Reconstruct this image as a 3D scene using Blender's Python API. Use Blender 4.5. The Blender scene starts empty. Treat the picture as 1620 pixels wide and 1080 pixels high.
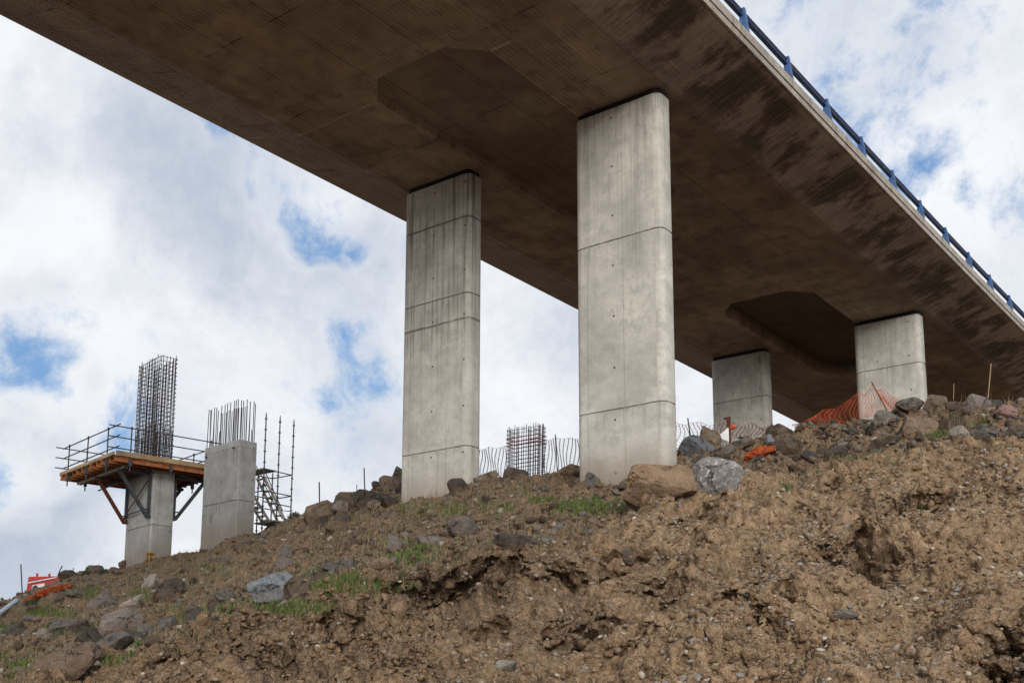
import bpy, bmesh, math, random
import numpy as np
from mathutils import Vector, Matrix
random.seed(7); rng = np.random.default_rng(7)
scn = bpy.context.scene
COL = scn.collection
R_ = math.radians

# ------------------------------------------------------------------ camera
F, PITCH, PSI, ROLL, SX, SY = 1737.505, 0.162, 0.647, 0.002, 0.715, 285.442
fw = np.array([-math.sin(PSI)*math.cos(PITCH), math.cos(PSI)*math.cos(PITCH), math.sin(PITCH)])
rt = np.array([math.cos(PSI), math.sin(PSI), 0.0]); up = np.cross(rt, fw)
r2 = rt*math.cos(ROLL)+up*math.sin(ROLL); u2 = -rt*math.sin(ROLL)+up*math.cos(ROLL)
cam_d = bpy.data.cameras.new('camera'); cam = bpy.data.objects.new('camera', cam_d); COL.objects.link(cam)
cam.matrix_world = Matrix(((r2[0], u2[0], -fw[0], 0), (r2[1], u2[1], -fw[1], 0), (r2[2], u2[2], -fw[2], 0), (0, 0, 0, 1)))
cam_d.sensor_width = 36; cam_d.lens = F/1620*36
cam_d.shift_y = SY/1620; cam_d.shift_x = -SX/1620
cam_d.clip_start = 0.1; cam_d.clip_end = 4000
scn.camera = cam

def ray(x, y):                       # direction of a survey sight through (x, y) of the photograph
    return fw*F + r2*(x-810-SX) + u2*(540+SY-y)
def at_y(x, y, Y): d = ray(x, y); return d*Y/d[1]
def at_r(x, y, r): d = ray(x, y); return d*r/math.hypot(d[0], d[1])
def project(P):
    P = np.atleast_2d(P); d = P@fw
    return 810+SX+F*(P@r2)/d, 540+SY-F*(P@u2)/d

# ------------------------------------------------------------------ object helpers
def tag(o, label=None, cat=None, group=None, kind=None):
    if label: o['label'] = label
    if cat: o['category'] = cat
    if group: o['group'] = group
    if kind: o['kind'] = kind
    return o
def thing(name, label, cat, loc=(0, 0, 0), rz=0, group=None):
    o = bpy.data.objects.new(name, None); COL.objects.link(o); o.empty_display_size = .2
    o.location = loc; o.rotation_euler = (0, 0, rz)
    return tag(o, label, cat, group)
def link(name, me, mat, parent=None):
    o = bpy.data.objects.new(name, me); COL.objects.link(o)
    if mat and not me.materials: me.materials.append(mat)
    if parent is not None: o.parent = parent
    return o
class MB:
    def __init__(s): s.v = []; s.f = []; s.uv = None
    def add(s, vs, fs):
        n = len(s.v); s.v += [tuple(map(float, p)) for p in vs]; s.f += [tuple(i+n for i in f) for f in fs]; return s
    def box(s, c, d, M=None):
        cx, cy, cz = c; x, y, z = d[0]/2, d[1]/2, d[2]/2
        vs = [(-x,-y,-z),(x,-y,-z),(x,y,-z),(-x,y,-z),(-x,-y,z),(x,-y,z),(x,y,z),(-x,y,z)]
        if M is not None: vs = [M@Vector(p) for p in vs]
        vs = [(p[0]+cx, p[1]+cy, p[2]+cz) for p in vs]
        return s.add(vs, [(0,3,2,1),(4,5,6,7),(0,1,5,4),(1,2,6,5),(2,3,7,6),(3,0,4,7)])
    def bar(s, a, b, w, h=None, upv=(0,0,1)):       # square bar from a to b
        h = h or w; a = Vector(a); b = Vector(b); t = (b-a); L = t.length
        if L < 1e-6: return s
        t /= L; u = Vector(upv)
        if abs(t.dot(u)) > .98: u = Vector((1, 0, 0))
        x = t.cross(u).normalized(); z = x.cross(t).normalized()
        M = Matrix((x, t, z)).transposed()
        return s.box((a+b)/2, (w, L, h), M)
    def tube(s, pts, r, n=6, cap=True):
        pts = [Vector(p) for p in pts]; k = len(pts); vs = []; fs = []
        rs = r if isinstance(r, (list, tuple)) else [r]*k
        for i, p in enumerate(pts):
            t = (pts[min(i+1, k-1)]-pts[max(i-1, 0)]).normalized()
            u = Vector((0, 0, 1)) if abs(t.z) < .95 else Vector((1, 0, 0))
            x = t.cross(u).normalized(); y = x.cross(t)
            for j in range(n):
                a = 2*math.pi*j/n; vs.append(p+(x*math.cos(a)+y*math.sin(a))*rs[i])
        for i in range(k-1):
            for j in range(n): fs.append((i*n+j, i*n+(j+1)%n, (i+1)*n+(j+1)%n, (i+1)*n+j))
        if cap: fs.append(tuple(range(n))[::-1]); fs.append(tuple((k-1)*n+j for j in range(n)))
        return s.add(vs, fs)
    def mesh(s, name, smooth=False, bevel=0):
        me = bpy.data.meshes.new(name); me.from_pydata(s.v, [], s.f); me.update()
        if bevel:
            bm = bmesh.new(); bm.from_mesh(me)
            bmesh.ops.bevel(bm, geom=bm.edges[:], offset=bevel, segments=1, affect='EDGES'); bm.to_mesh(me); bm.free()
        if smooth:
            me.shade_smooth(); me.set_sharp_from_angle(angle=R_(40))
        return me
    def obj(s, name, mat, parent=None, smooth=False, bevel=0):
        return link(name, s.mesh(name, smooth, bevel), mat, parent)
def np_mesh(name, V, Fq, smooth=True):               # V (n,3), Fq (m,k)
    me = bpy.data.meshes.new(name); n, m, k = len(V), len(Fq), Fq.shape[1]
    me.vertices.add(n); me.vertices.foreach_set('co', np.ascontiguousarray(V, np.float32).ravel())
    me.loops.add(m*k); me.loops.foreach_set('vertex_index', np.ascontiguousarray(Fq, np.int32).ravel())
    me.polygons.add(m); me.polygons.foreach_set('loop_start', np.arange(0, m*k, k, dtype=np.int32))
    me.update(calc_edges=True)
    if smooth: me.shade_smooth()
    return me

# ------------------------------------------------------------------ material helpers
class NT:
    def __init__(s, name):
        s.m = bpy.data.materials.new(name); s.m.use_nodes = True; s.t = s.m.node_tree; s.n = s.t.nodes; s.l = s.t.links
        s.b = s.n['Principled BSDF']; s.b.inputs['Specular IOR Level'].default_value = .25; s.out = s.n['Material Output']
    def node(s, ty, **kw):
        o = s.n.new(ty)
        for k, v in kw.items(): setattr(o, k, v)
        return o
    def put(s, sock, v):
        if hasattr(v, 'is_linked'): s.l.new(v, sock)
        elif isinstance(v, (tuple, list)) and len(v) == 3 and sock.type == 'RGBA': sock.default_value = (*v, 1)
        else: sock.default_value = v
    def math(s, op, a, b=0.0, c=None, clamp=False):
        o = s.node('ShaderNodeMath', operation=op, use_clamp=clamp); s.put(o.inputs[0], a); s.put(o.inputs[1], b)
        if c is not None: s.put(o.inputs[2], c)
        return o.outputs[0]
    def mix(s, f, a, b, mode='MIX'):
        o = s.node('ShaderNodeMix', data_type='RGBA', blend_type=mode, clamp_factor=True)
        s.put(o.inputs[0], f); s.put(o.inputs[6], a); s.put(o.inputs[7], b); return o.outputs[2]
    def ramp(s, v, a, b, c=0.0, d=1.0):
        o = s.node('ShaderNodeMapRange', interpolation_type='SMOOTHSTEP'); s.put(o.inputs[0], v)
        for i, x in zip((1, 2, 3, 4), (a, b, c, d)): s.put(o.inputs[i], x)
        return o.outputs[0]
    def vec(s, v, sc=(1, 1, 1), loc=(0, 0, 0)):
        o = s.node('ShaderNodeMapping'); s.put(o.inputs[0], v); o.inputs[3].default_value = sc; o.inputs[1].default_value = loc; return o.outputs[0]
    def noise(s, v, scale, detail=4, rough=.55, dist=0.0, out=0):
        o = s.node('ShaderNodeTexNoise'); s.put(o.inputs['Vector'], v); o.inputs['Scale'].default_value = scale
        o.inputs['Detail'].default_value = detail; o.inputs['Roughness'].default_value = rough; o.inputs['Distortion'].default_value = dist
        return o.outputs[out]
    def voro(s, v, scale, feature='F1', out='Distance', rand=1.0):
        o = s.node('ShaderNodeTexVoronoi', feature=feature); s.put(o.inputs['Vector'], v); o.inputs['Scale'].default_value = scale
        o.inputs['Randomness'].default_value = rand; return o.outputs[out] if isinstance(out, str) else [o.outputs[k] for k in out]
    def bump(s, h, strength=.5, dist=.02):
        o = s.node('ShaderNodeBump'); s.put(o.inputs['Height'], h); o.inputs['Strength'].default_value = strength; o.inputs['Distance'].default_value = dist
        s.l.new(o.outputs[0], s.b.inputs['Normal'])
    def coord(s, w='Object'): return s.node('ShaderNodeTexCoord').outputs[w]
    def pos(s): return s.node('ShaderNodeNewGeometry').outputs['Position']
    def uv(s): return s.node('ShaderNodeUVMap').outputs[0]
    def done(s, col, rough=.9, metal=0.0):
        s.put(s.b.inputs['Base Color'], col); s.put(s.b.inputs['Roughness'], rough); s.put(s.b.inputs['Metallic'], metal); return s.m

def simple_mat(name, col, rough=.7, metal=0.0, var=.25, scale=6.0, dirt=(.05, .035, .025), dirt_amt=.35):
    t = NT(name); p = t.pos()
    n = t.noise(p, scale, 5, .6); n2 = t.noise(p, scale*.25, 3)
    c = t.mix(t.ramp(n, .3, .75), [x*(1-var) for x in col], [min(1, x*(1+var)) for x in col])
    c = t.mix(t.math('MULTIPLY', t.ramp(n2, .5, .75), dirt_amt), c, dirt)
    t.bump(n, .15, .01)
    return t.done(c, rough, metal)

M_STEEL = simple_mat('dark_scaffold_steel', (.055, .06, .068), .6, .0, .3, 9, (.06, .035, .02), .5)
M_GALV = simple_mat('galvanised_steel', (.24, .23, .20), .6, .0, .25, 9)
M_STAIR = simple_mat('pale_stair_aluminium', (.46, .43, .35), .6)
M_REBAR = simple_mat('rebar_steel', (.042, .034, .032), .75, 0, .4, 7, (.10, .045, .022), .55)
M_REDBAR = simple_mat('red_painted_rebar', (.20, .035, .03), .75, 0, .4, 7)
M_TIMBER = simple_mat('orange_timber_beam', (.33, .115, .045), .7, 0, .3, 4, (.08, .04, .02), .5)
M_PLY = simple_mat('formwork_plywood', (.36, .25, .14), .75, 0, .25, 3, (.12, .08, .05), .5)
M_BLUE = simple_mat('blue_rail_paint', (.05, .11, .25), .5, 0, .25, 8, (.06, .06, .07), .3)
M_BLUE_SHADED = simple_mat('shaded_blue_rail_paint', (.04, .06, .125), .5, 0, .25, 8, (.06, .06, .07), .3)  # the rail blue again, with underside shade put into the colour
M_PAD = simple_mat('black_bearing', (.012, .011, .011), .8)
M_NET = simple_mat('orange_plastic_net', (.55, .10, .045), .6, 0, .2, 5, (.3, .06, .03), .4)
M_NETD = simple_mat('dark_plastic_net', (.10, .065, .06), .6, 0, .3, 5)
M_NETW = simple_mat('faded_plastic_net', (.42, .24, .19), .6, 0, .3, 5)
M_RED = simple_mat('red_machine_paint', (.42, .045, .045), .5, 0, .25, 3, (.15, .06, .04), .4)
M_WHITE = simple_mat('white_panel', (.7, .7, .69), .6, 0, .12, 3, (.3, .28, .25), .3)
M_PIPE = simple_mat('pale_plastic_pipe', (.40, .46, .52), .5, 0, .15, 5, (.2, .16, .12), .4)
M_RUST = simple_mat('rusty_steel', (.10, .035, .02), .85, 0, .4, 12)
M_YELL = simple_mat('yellow_painted_steel', (.33, .19, .06), .65, 0, .3, 10)

# ------------------------------------------------------------------ noise (numpy)
PERM = np.random.default_rng(3).permutation(256); PERM = np.concatenate([PERM, PERM, PERM])
GR = np.random.default_rng(4).normal(size=(256, 3)); GR /= np.linalg.norm(GR, axis=1)[:, None]; GR = GR.astype(np.float32)
def perlin(P):
    P = P.astype(np.float32); I = np.floor(P).astype(np.int32); f = P-I; I &= 255
    u = f*f*f*(f*(f*6-15)+10); out = 0
    for dx in (0, 1):
        wx = u[:, 0] if dx else 1-u[:, 0]
        for dy in (0, 1):
            wy = u[:, 1] if dy else 1-u[:, 1]
            h2 = PERM[PERM[(I[:, 0]+dx) & 255]+((I[:, 1]+dy) & 255)]
            for dz in (0, 1):
                wz = u[:, 2] if dz else 1-u[:, 2]
                g = GR[PERM[h2+((I[:, 2]+dz) & 255)]]
                out = out+wx*wy*wz*(g[:, 0]*(f[:, 0]-dx)+g[:, 1]*(f[:, 1]-dy)+g[:, 2]*(f[:, 2]-dz))
    return out*1.5
def fbm(P, scale, octv=4, gain=.5, seed=0.0, mode=0):
    o = 0; a = 1.0; s = 1.0/scale
    for i in range(octv):
        n = perlin(P*s+seed+17.3*i)
        if mode == 1: n = np.abs(n)*2-.5          # billow
        if mode == 2: n = .5-np.abs(n)*2          # ridge
        o = o+a*n; a *= gain; s *= 2.03
    return o
def sstep(x, a, b):
    t = np.clip((x-a)/(b-a), 0, 1); return t*t*(3-2*t)

# ------------------------------------------------------------------ terrain
COLS = {   # survey sights: photo column -> (photo row, horizontal distance)
 -60: [(1095, 21), (1035, 34), (985, 50)],
 0:   [(1080, 20), (1010, 34), (951, 50)],
 150: [(1080, 16.8), (1058, 18.3), (985, 28), (899, 49)],
 316: [(1080, 14.6), (1050, 16.4), (1010, 18.3), (935, 30), (872, 47)],
 400: [(1080, 14.2), (1035, 16.2), (975, 18.3), (905, 29), (836, 45)],
 480: [(1080, 14.0), (1030, 16.1), (950, 18.4), (883, 27), (812, 41)],
 560: [(1080, 13.8), (1020, 16.0), (925, 18.4), (862, 26), (780, 39)],
 630: [(1080, 13.6), (1010, 15.9), (902, 18.3), (850, 24), (795, 31.7), (752, 37)],
 760: [(1080, 13.2), (1000, 15.6), (872, 18.0), (818, 24), (766, 29.8), (748, 36)],
 915: [(1080, 12.2), (980, 15.4), (850, 18.6), (805, 23), (762, 27.4), (745, 33)],
 1070: [(1080, 11.6), (960, 15), (850, 18.6), (795, 21.5), (740, 25.5), (705, 30)],
 1220: [(1080, 11.5), (940, 15), (850, 18), (775, 21.0), (715, 24.5), (678, 30)],
 1420: [(1080, 11.5), (930, 15), (830, 18), (750, 20.8), (690, 24), (645, 30)],
 1620: [(1080, 11.5), (920, 15), (800, 18), (720, 20.5), (660, 24), (624, 28.5)],
 1720: [(1080, 11.5), (920, 15), (790, 18), (710, 20.5), (650, 24), (612, 28.5)],
}
LIP = {-60: 15.5, 0: 16, 150: 18.3, 316: 18.3, 480: 18.4, 630: 18.3, 760: 18, 915: 19.2, 1000: 20.5, 1070: 23.0, 1220: 23.2, 1420: 22.6, 1620: 22.6, 1720: 22.6}
rho_d = np.concatenate([np.arange(0, 80, .1)])
prof = []; azs = []
for px in sorted(COLS):
    d = ray(px, 800); az = math.degrees(math.atan2(d[0], d[1])); azs.append(az)
    pr, pz = [0, 5, 9], [-1.6, -1.5, -.75]
    for y, r in COLS[px]:
        d = ray(px, y)
        # keep the azimuth of the column: the sight through (px, y) barely turns with y
        pr.append(r); pz.append(r*d[2]/math.hypot(d[0], d[1]))
    pr += [pr[-1]+6, pr[-1]+16, pr[-1]+40, 800]; pz += [pz[-1]+.25, pz[-1]+.3, pz[-1]-4, -2]
    z = np.interp(rho_d, pr, pz)
    k = np.exp(-np.linspace(-2, 2, 15)**2); k /= k.sum()
    z = np.convolve(np.pad(z, 7, mode='edge'), k, 'valid'); prof.append(z)
azs = np.array(azs); prof = np.array(prof)
lip_az = []; 
for px in sorted(LIP):
    d = ray(px, 850); lip_az.append((math.degrees(math.atan2(d[0], d[1])), LIP[px]))
lip_az = np.array(lip_az)

az_f = np.concatenate([np.arange(-72, -66, .3), np.arange(-66, -8, .078), np.arange(-8, 6, .16), np.arange(6, 30, .6)]); az_c = np.concatenate([np.arange(30, 180, 4), np.arange(-180, -72, 4)])
AZ = np.concatenate([az_f, az_c]); NA = len(AZ)
RHO = np.concatenate([np.linspace(.4, 9, 14), np.linspace(9.3, 11.2, 18)[:-1], np.arange(11.2, 24, .03), np.arange(24, 40, .065), np.arange(40, 56, .16), np.geomspace(56, 1400, 46)])
NR = len(RHO)
def profile_at(az, rho):            # arrays broadcast to a grid (NA, NR)
    a = np.clip(az, azs[0], azs[-1])
    rows = np.array([np.interp(rho, rho_d, p) for p in prof])      # (ncol, NR)
    rows[:, rho > 79] = rows[:, [np.searchsorted(rho, 79)-1]]
    i = np.clip(np.searchsorted(azs, a)-1, 0, len(azs)-2); t = (a-azs[i])/(azs[i+1]-azs[i]); 
    ts = t*.5+.5*(t*t*(3-2*t))
    Z = rows[i]*(1-ts)[:, None]+rows[i+1]*ts[:, None]
    far = sstep(rho, 85, 500); Z = Z*(1-far)+(-2)*far
    out = np.where(az > azs[-1], az-azs[-1], np.where(az < azs[0], azs[0]-az, 0)); out = np.minimum(out, 360-out)
    fl = sstep(out, 35, 110)[:, None]
    return Z*(1-fl)+(-1.6)*fl
ZB = profile_at(AZ, RHO)
azr = np.radians(AZ)[:, None]; rr = RHO[None, :]
DX, DY = np.sin(azr), np.cos(azr)
P = np.stack([DX*rr, DY*rr, ZB], -1)
flat = P.reshape(-1, 3)
rho_g = np.broadcast_to(rr, (NA, NR)).ravel(); az_g = np.broadcast_to(AZ[:, None], (NA, NR)).ravel()
lipg = np.interp(az_g, lip_az[:, 0], lip_az[:, 1])
lip_w = lipg+.5*perlin(flat*np.array([.5, .5, 0])+3.1)+.22*perlin(flat*np.array([1.7, 1.7, 0])+9.1)
upper = sstep(rho_g, lip_w-.15, lip_w+.25)                # 1 above the cut face
face = 1-upper
rubble = upper*sstep(az_g, -31, -27.5)                    # tipped rock along the crest towards the far piers
near = (1-sstep(rho_g, 45, 75))*(1-sstep(az_g, 14, 30))*sstep(az_g, -84, -70)
# base normals
gz = np.gradient(ZB, RHO, axis=1).ravel()
hd = np.stack([np.broadcast_to(DX, (NA, NR)).ravel(), np.broadcast_to(DY, (NA, NR)).ravel(), np.zeros(NA*NR)], -1)
nrm = np.stack([-gz*hd[:, 0], -gz*hd[:, 1], np.ones(NA*NR)], -1); nrm /= np.linalg.norm(nrm, axis=1)[:, None]
Pn = flat.copy()
big = fbm(Pn, 2.6, 2, .5, 1.7)
mid = fbm(Pn, .95, 2, .5, 5.2)
sml = fbm(Pn, .30, 2, .55, 8.8)
tiny = fbm(Pn, .085, 2, .6, 2.2)
bil = fbm(Pn, .75, 3, .5, 12.1, 1)
rid = fbm(Pn, 1.5, 3, .5, 22.4, 2)
clod = fbm(Pn, .45, 3, .55, 77.0, 1)
rgh = np.clip(.42+1.1*fbm(Pn, 1.9, 2, .5, 101.)+.35*sstep(-az_g, 33, 42), .34, 1.2)
lump = fbm(Pn, 1.5, 2, .5, 140.)
d_face = .30*big+.24*lump+.17*mid+rgh*(.05*sml+.24*bil+.12*clod)-.08
d_up = .16*big+.15*mid+.13*sml+.045*tiny+.08*rid+.10*np.abs(fbm(Pn, .42, 2, .5, 90.))-.17
d_rub = .16*big+.18*mid+.15*sml+.05*tiny+.20*bil-.28
dn = (face*d_face+(upper-rubble)*d_up+rubble*d_rub)*near
dh = face*(.17*fbm(Pn, 1.25, 3, .5, 31.0, 1)+.05*sml)*near      # pushes into the bank: hollows and overhangs
# the eroded hollows of the cut face: (photo column, row, half width, half height, depth)
HOLLOWS = [(1322, 872, .42, .36, .75), (1208, 905, .34, .30, .55), (745, 915, .75, .32, .75), (880, 905, .60, .30, .6), (660, 925, .55, .28, .5),
 (905, 985, .55, .38, .7), (770, 975, .42, .26, .4), (1040, 905, .5, .32, .5), (1100, 830, .5, .28, .45), (1590, 1040, .36, .42, .7), (1210, 1000, .4, .24, .4),
 (545, 985, .5, .35, .55), (430, 1035, .5, .3, .5), (615, 1040, .5, .3, .4), (1005, 1035, .35, .2, .35), (1230, 960, .28, .14, .3), (985, 862, .5, .25, .5), (1290, 810, .4, .18, .3), (1440, 800, .6, .22, .35), (1120, 985, .4, .18, .3), (320, 1040, .5, .3, .45)]
gx, gy = project(flat); gx = np.where(flat@fw > 1, gx, -9e9)
for hx, hy, hw, hh, hdp in HOLLOWS:
    cand = np.where((np.abs(gx-hx) < 6) & (np.abs(gy-hy) < 6))[0]
    if not len(cand): continue
    c = flat[cand[np.argmin(rho_g[cand])]]
    dd = flat-c
    tx = np.array([DX[0, 0]*0+c[1], -c[0], 0])/math.hypot(c[0], c[1]); hdir = np.array([c[0], c[1], 0])/math.hypot(c[0], c[1])
    w = .22*mid
    u = (dd@tx)/(hw*1.15)+w; v = (dd[:, 2]+.30*(dd@hdir))/(hh*1.5)+w
    q = np.exp(-(u*u+v*v)**2.0)
    dh += 1.05*hdp*q*(1+.7*sml)
FORMS = [  # photo column, row, across (m), up the slope (m), relief (m): mounds and gullies of the bank
 (760, 890, .9, .7, .30), (690, 960, .8, .8, -.28), (860, 960, .9, .8, -.38), (960, 870, .55, .6, -.34), (1060, 930, .55, 1.1, -.42), (1150, 1010, .5, .9, .28), (1170, 860, .8, .7, .30), (1290, 930, .6, .7, .26),
 (1370, 985, .6, .7, -.28), (1480, 900, .9, .8, -.30), (1560, 960, .7, .8, .32), (1540, 830, .9, .6, .20), (960, 1030, .7, .6, .30), (780, 1040, .7, .5, .26), (560, 1000, .8, .7, .28), (480, 1060, .6, .5, -.22), (380, 1030, .8, .5, .24), (640, 1060, .6, .5, -.2), (1250, 1050, .6, .5, -.25), (1440, 1060, .7, .5, .24),
 (1390, 790, .9, .5, -.22), (1240, 800, .7, .5, .2)]
form = np.zeros(len(flat))
for hx, hy, hw, hl, am in FORMS:
    cand = np.where((np.abs(gx-hx) < 6) & (np.abs(gy-hy) < 6))[0]
    if not len(cand): continue
    c = flat[cand[np.argmin(rho_g[cand])]]; dd = flat-c; r0 = math.hypot(c[0], c[1])
    tx = np.array([c[1], -c[0], 0])/r0; hdir = np.array([c[0], c[1], 0])/r0
    u = (dd@tx)/hw+.45*lump; v = (dd@hdir)/hl+.45*mid
    form += am*np.exp(-(u*u+v*v)**1.3)
dn += form*(.35+.65*face)
# lip: crust over the hollow band just under the edge
band = np.exp(-((rho_g-(lip_w-.75))/.42)**2)*sstep(az_g, -60, -52)*(1-sstep(az_g, -33, -29))
dh += band*(.12+.40*np.clip(mid, -.6, .8))
Pn = flat+nrm*dn[:, None]+hd*dh[:, None]-np.array([0, 0, 1.0])*(dh*.12)[:, None]
G3 = Pn.reshape(NA, NR, 3)
n2nd = np.cross(np.roll(G3, -1, 0)-np.roll(G3, 1, 0), np.gradient(G3, axis=1)).reshape(-1, 3)
n2nd /= np.linalg.norm(n2nd, axis=1)[:, None]+1e-9; n2nd *= np.where((n2nd*nrm).sum(1) < 0, -1, 1)[:, None]
fine = .12*fbm(Pn, .30, 3, .6, 201.)+.05*np.abs(fbm(Pn, .16, 2, .5, 215.))+.05*fbm(Pn, .085, 2, .6, 230.)
Pn = Pn+n2nd*(fine*(face*(.35+.75*rgh)+.25*upper)*near)[:, None]
GX, GY = project(Pn); front = Pn@fw > 1; GX = np.where(front, GX, -9e9)
# faces
ia = np.arange(NA); ib = (ia+1) % NA; jr = np.arange(NR-1)
A0 = (ia[:, None]*NR+jr[None, :]).ravel(); B0 = (ib[:, None]*NR+jr[None, :]).ravel()
quads = np.stack([A0, B0, B0+1, A0+1], -1)
# facing: az increases clockwise seen from above -> order for upward normals
quads = quads[:, ::-1]
ter_me = np_mesh('hillside', Pn, quads, True)
ter_me.shade_smooth()
# surface cover masks per point
def spots(lst, seed):
    m = np.zeros(len(Pn))
    for x, y, wx, wy, a in lst:
        m = np.maximum(m, a*np.exp(-(((GX-x)/wx)**2+((GY-y)/wy)**2)))
    return m
GRASS = [(925, 800, 75, 16, 1.0), (860, 790, 60, 14, .6), (450, 962, 100, 14, 1.2), (560, 925, 80, 18, 1.2), (400, 968, 50, 10, 1), (650, 880, 50, 18, .9), (520, 905, 70, 14, .6), (70, 968, 55, 10, 1), (140, 938, 30, 12, 1), (15, 992, 35, 10, 1), (90, 995, 80, 25, .5),
 (225, 940, 40, 12, .7), (170, 1040, 90, 14, .8), (210, 1020, 40, 10, .8), (690, 805, 60, 16, .7), (330, 905, 60, 25, .5), (560, 800, 60, 20, .4), (1480, 688, 28, 8, 1), (1245, 772, 12, 6, 1), (1412, 735, 16, 6, .8), (958, 860, 22, 14, .9), (1350, 725, 30, 8, .5), (1560, 668, 50, 14, .5), (310, 870, 60, 12, .6), (445, 815, 20, 8, .6),
 (30, 1050, 60, 20, .6), (280, 970, 70, 20, .5), (600, 850, 60, 20, .45), (790, 800, 60, 20, .5), (360, 960, 40, 16, .7)]
gm = spots(GRASS, 1)
gn = fbm(Pn, .7, 3, .6, 40.0)
grass = np.clip(gm*1.5+gn*.9-.55, 0, 1)*(.15+.85*upper)
grass = np.maximum(grass, np.clip(gn*1.1-.30+.20*upper*sstep(-az_g, 34, 42), 0, .55)*upper*(1-rubble)*sstep(-az_g, 30, 36))
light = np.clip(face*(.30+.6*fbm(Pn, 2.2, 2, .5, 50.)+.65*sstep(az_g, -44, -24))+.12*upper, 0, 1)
cavity = np.clip(-.5*sml-.5*mid-.35*bil-.3*clod, -.2, .8)*near  # creases and dips: crevice shade painted into the soil tone
SHADE_SPOTS = [(800, 925, 170, 50, 1), (350, 1030, 220, 45, .9), (1210, 905, 45, 35, .8), (1325, 880, 40, 40, .8), (1600, 1040, 40, 50, .9), (1050, 880, 70, 45, .6), (570, 975, 120, 40, .8), (900, 1000, 60, 30, .6)]  # painted shade of the overhanging lip and hollows
dark = np.clip(.75*cavity+.50*upper+.38*rubble*.6+.55*fbm(Pn, 1.6, 3, .55, 60.)+.42*face*(1-sstep(az_g, -46, -28))+1.2*band*face+.6*face*spots(SHADE_SPOTS, 2)+1.2*np.clip(-form, 0, .5)*face+.42*upper*sstep(-az_g, 34, 42), 0, 1)  # soil tone, plus shade painted in hollows, gullies and below the lip
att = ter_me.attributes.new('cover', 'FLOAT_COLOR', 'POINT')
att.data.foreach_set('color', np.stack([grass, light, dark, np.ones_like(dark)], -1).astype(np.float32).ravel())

t = NT('hill_soil'); p = t.pos()
cov = t.node('ShaderNodeVertexColor', layer_name='cover').outputs[0]
sp = t.node('ShaderNodeSeparateColor'); t.l.new(cov, sp.inputs[0])
n1 = t.noise(p, 2.2, 4, .65); n2 = t.noise(p, 14, 4, .7); n4 = t.noise(p, 5.5, 3, .6); n3 = n2
c = t.mix(t.ramp(n1, .32, .68), (.165, .090, .046), (.31, .182, .098))
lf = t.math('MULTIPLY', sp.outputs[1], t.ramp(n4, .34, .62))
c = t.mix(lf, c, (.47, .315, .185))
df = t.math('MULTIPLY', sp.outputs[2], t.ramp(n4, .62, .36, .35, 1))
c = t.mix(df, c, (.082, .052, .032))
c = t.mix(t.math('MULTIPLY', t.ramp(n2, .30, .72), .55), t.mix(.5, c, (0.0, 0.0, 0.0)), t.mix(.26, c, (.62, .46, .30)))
# grains and small chips of stone
vc, vd = t.voro(p, 34, out=('Color', 'Distance')); vs = t.node('ShaderNodeSeparateColor'); t.l.new(vc, vs.inputs[0])
chip = t.math('MULTIPLY', t.ramp(vs.outputs[0], .80, .86), t.ramp(vd, .30, .20))
c = t.mix(t.math('MULTIPLY', chip, t.math('ADD', .35, sp.outputs[1])), c, t.mix(vs.outputs[1], (.28, .21, .14), (.60, .53, .45)))
vc2 = t.voro(p, 85, out='Color'); vs2 = t.node('ShaderNodeSeparateColor'); t.l.new(vc2, vs2.inputs[0])
c = t.mix(t.math('MULTIPLY', t.ramp(vs2.outputs[0], .55, .8), .55), c, t.mix(vs2.outputs[1], (.09, .058, .035), (.48, .36, .24)))
gcol = t.mix(t.ramp(n2, .3, .7), (.055, .072, .020), (.14, .15, .055))
c = t.mix(t.math('MULTIPLY', sp.outputs[0], t.ramp(n2, .72, .38)), c, gcol)
hgt = t.math('ADD', t.math('MULTIPLY', n2, .6), t.math('ADD', t.math('MULTIPLY', n3, .25), t.math('MULTIPLY', t.ramp(vd, .0, .5, 1, 0), .3)))
t.bump(hgt, .9, .05)
M_SOIL = t.done(c, .95)
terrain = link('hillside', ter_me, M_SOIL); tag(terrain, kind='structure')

# terrain lookups
def ground_px(x, y, rmax=80):         # the visible ground vertex on a sight line
    for rad in (2.5, 5, 10, 20):
        cand = np.where((np.abs(GX-x) < rad) & (np.abs(GY-y) < rad) & (rho_g < rmax))[0]
        if len(cand):
            r0 = rho_g[cand].min(); c2 = cand[rho_g[cand] < r0+.8]
            return int(c2[np.argmin((GX[c2]-x)**2+(GY[c2]-y)**2)])
    return int(np.argmin((GX-x)**2+(GY-y)**2))
def ground_xy(x, y):
    a = math.degrees(math.atan2(x, y)); r = math.hypot(x, y)
    i = int(np.argmin(np.abs(AZ-a))); j = int(np.argmin(np.abs(RHO-r))); return Pn[i*NR+j]

# visible ground (first hit along each sight): used to scatter only where the photograph shows ground
vis = np.zeros(NA*NR, bool)
GYm = GY.reshape(NA, NR); run = np.minimum.accumulate(GYm, axis=1)
vis = (GYm <= run+2.0).ravel() & front & (rho_g > 11) & (rho_g < 56) & (GX > -200) & (GX < 2100)

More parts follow.
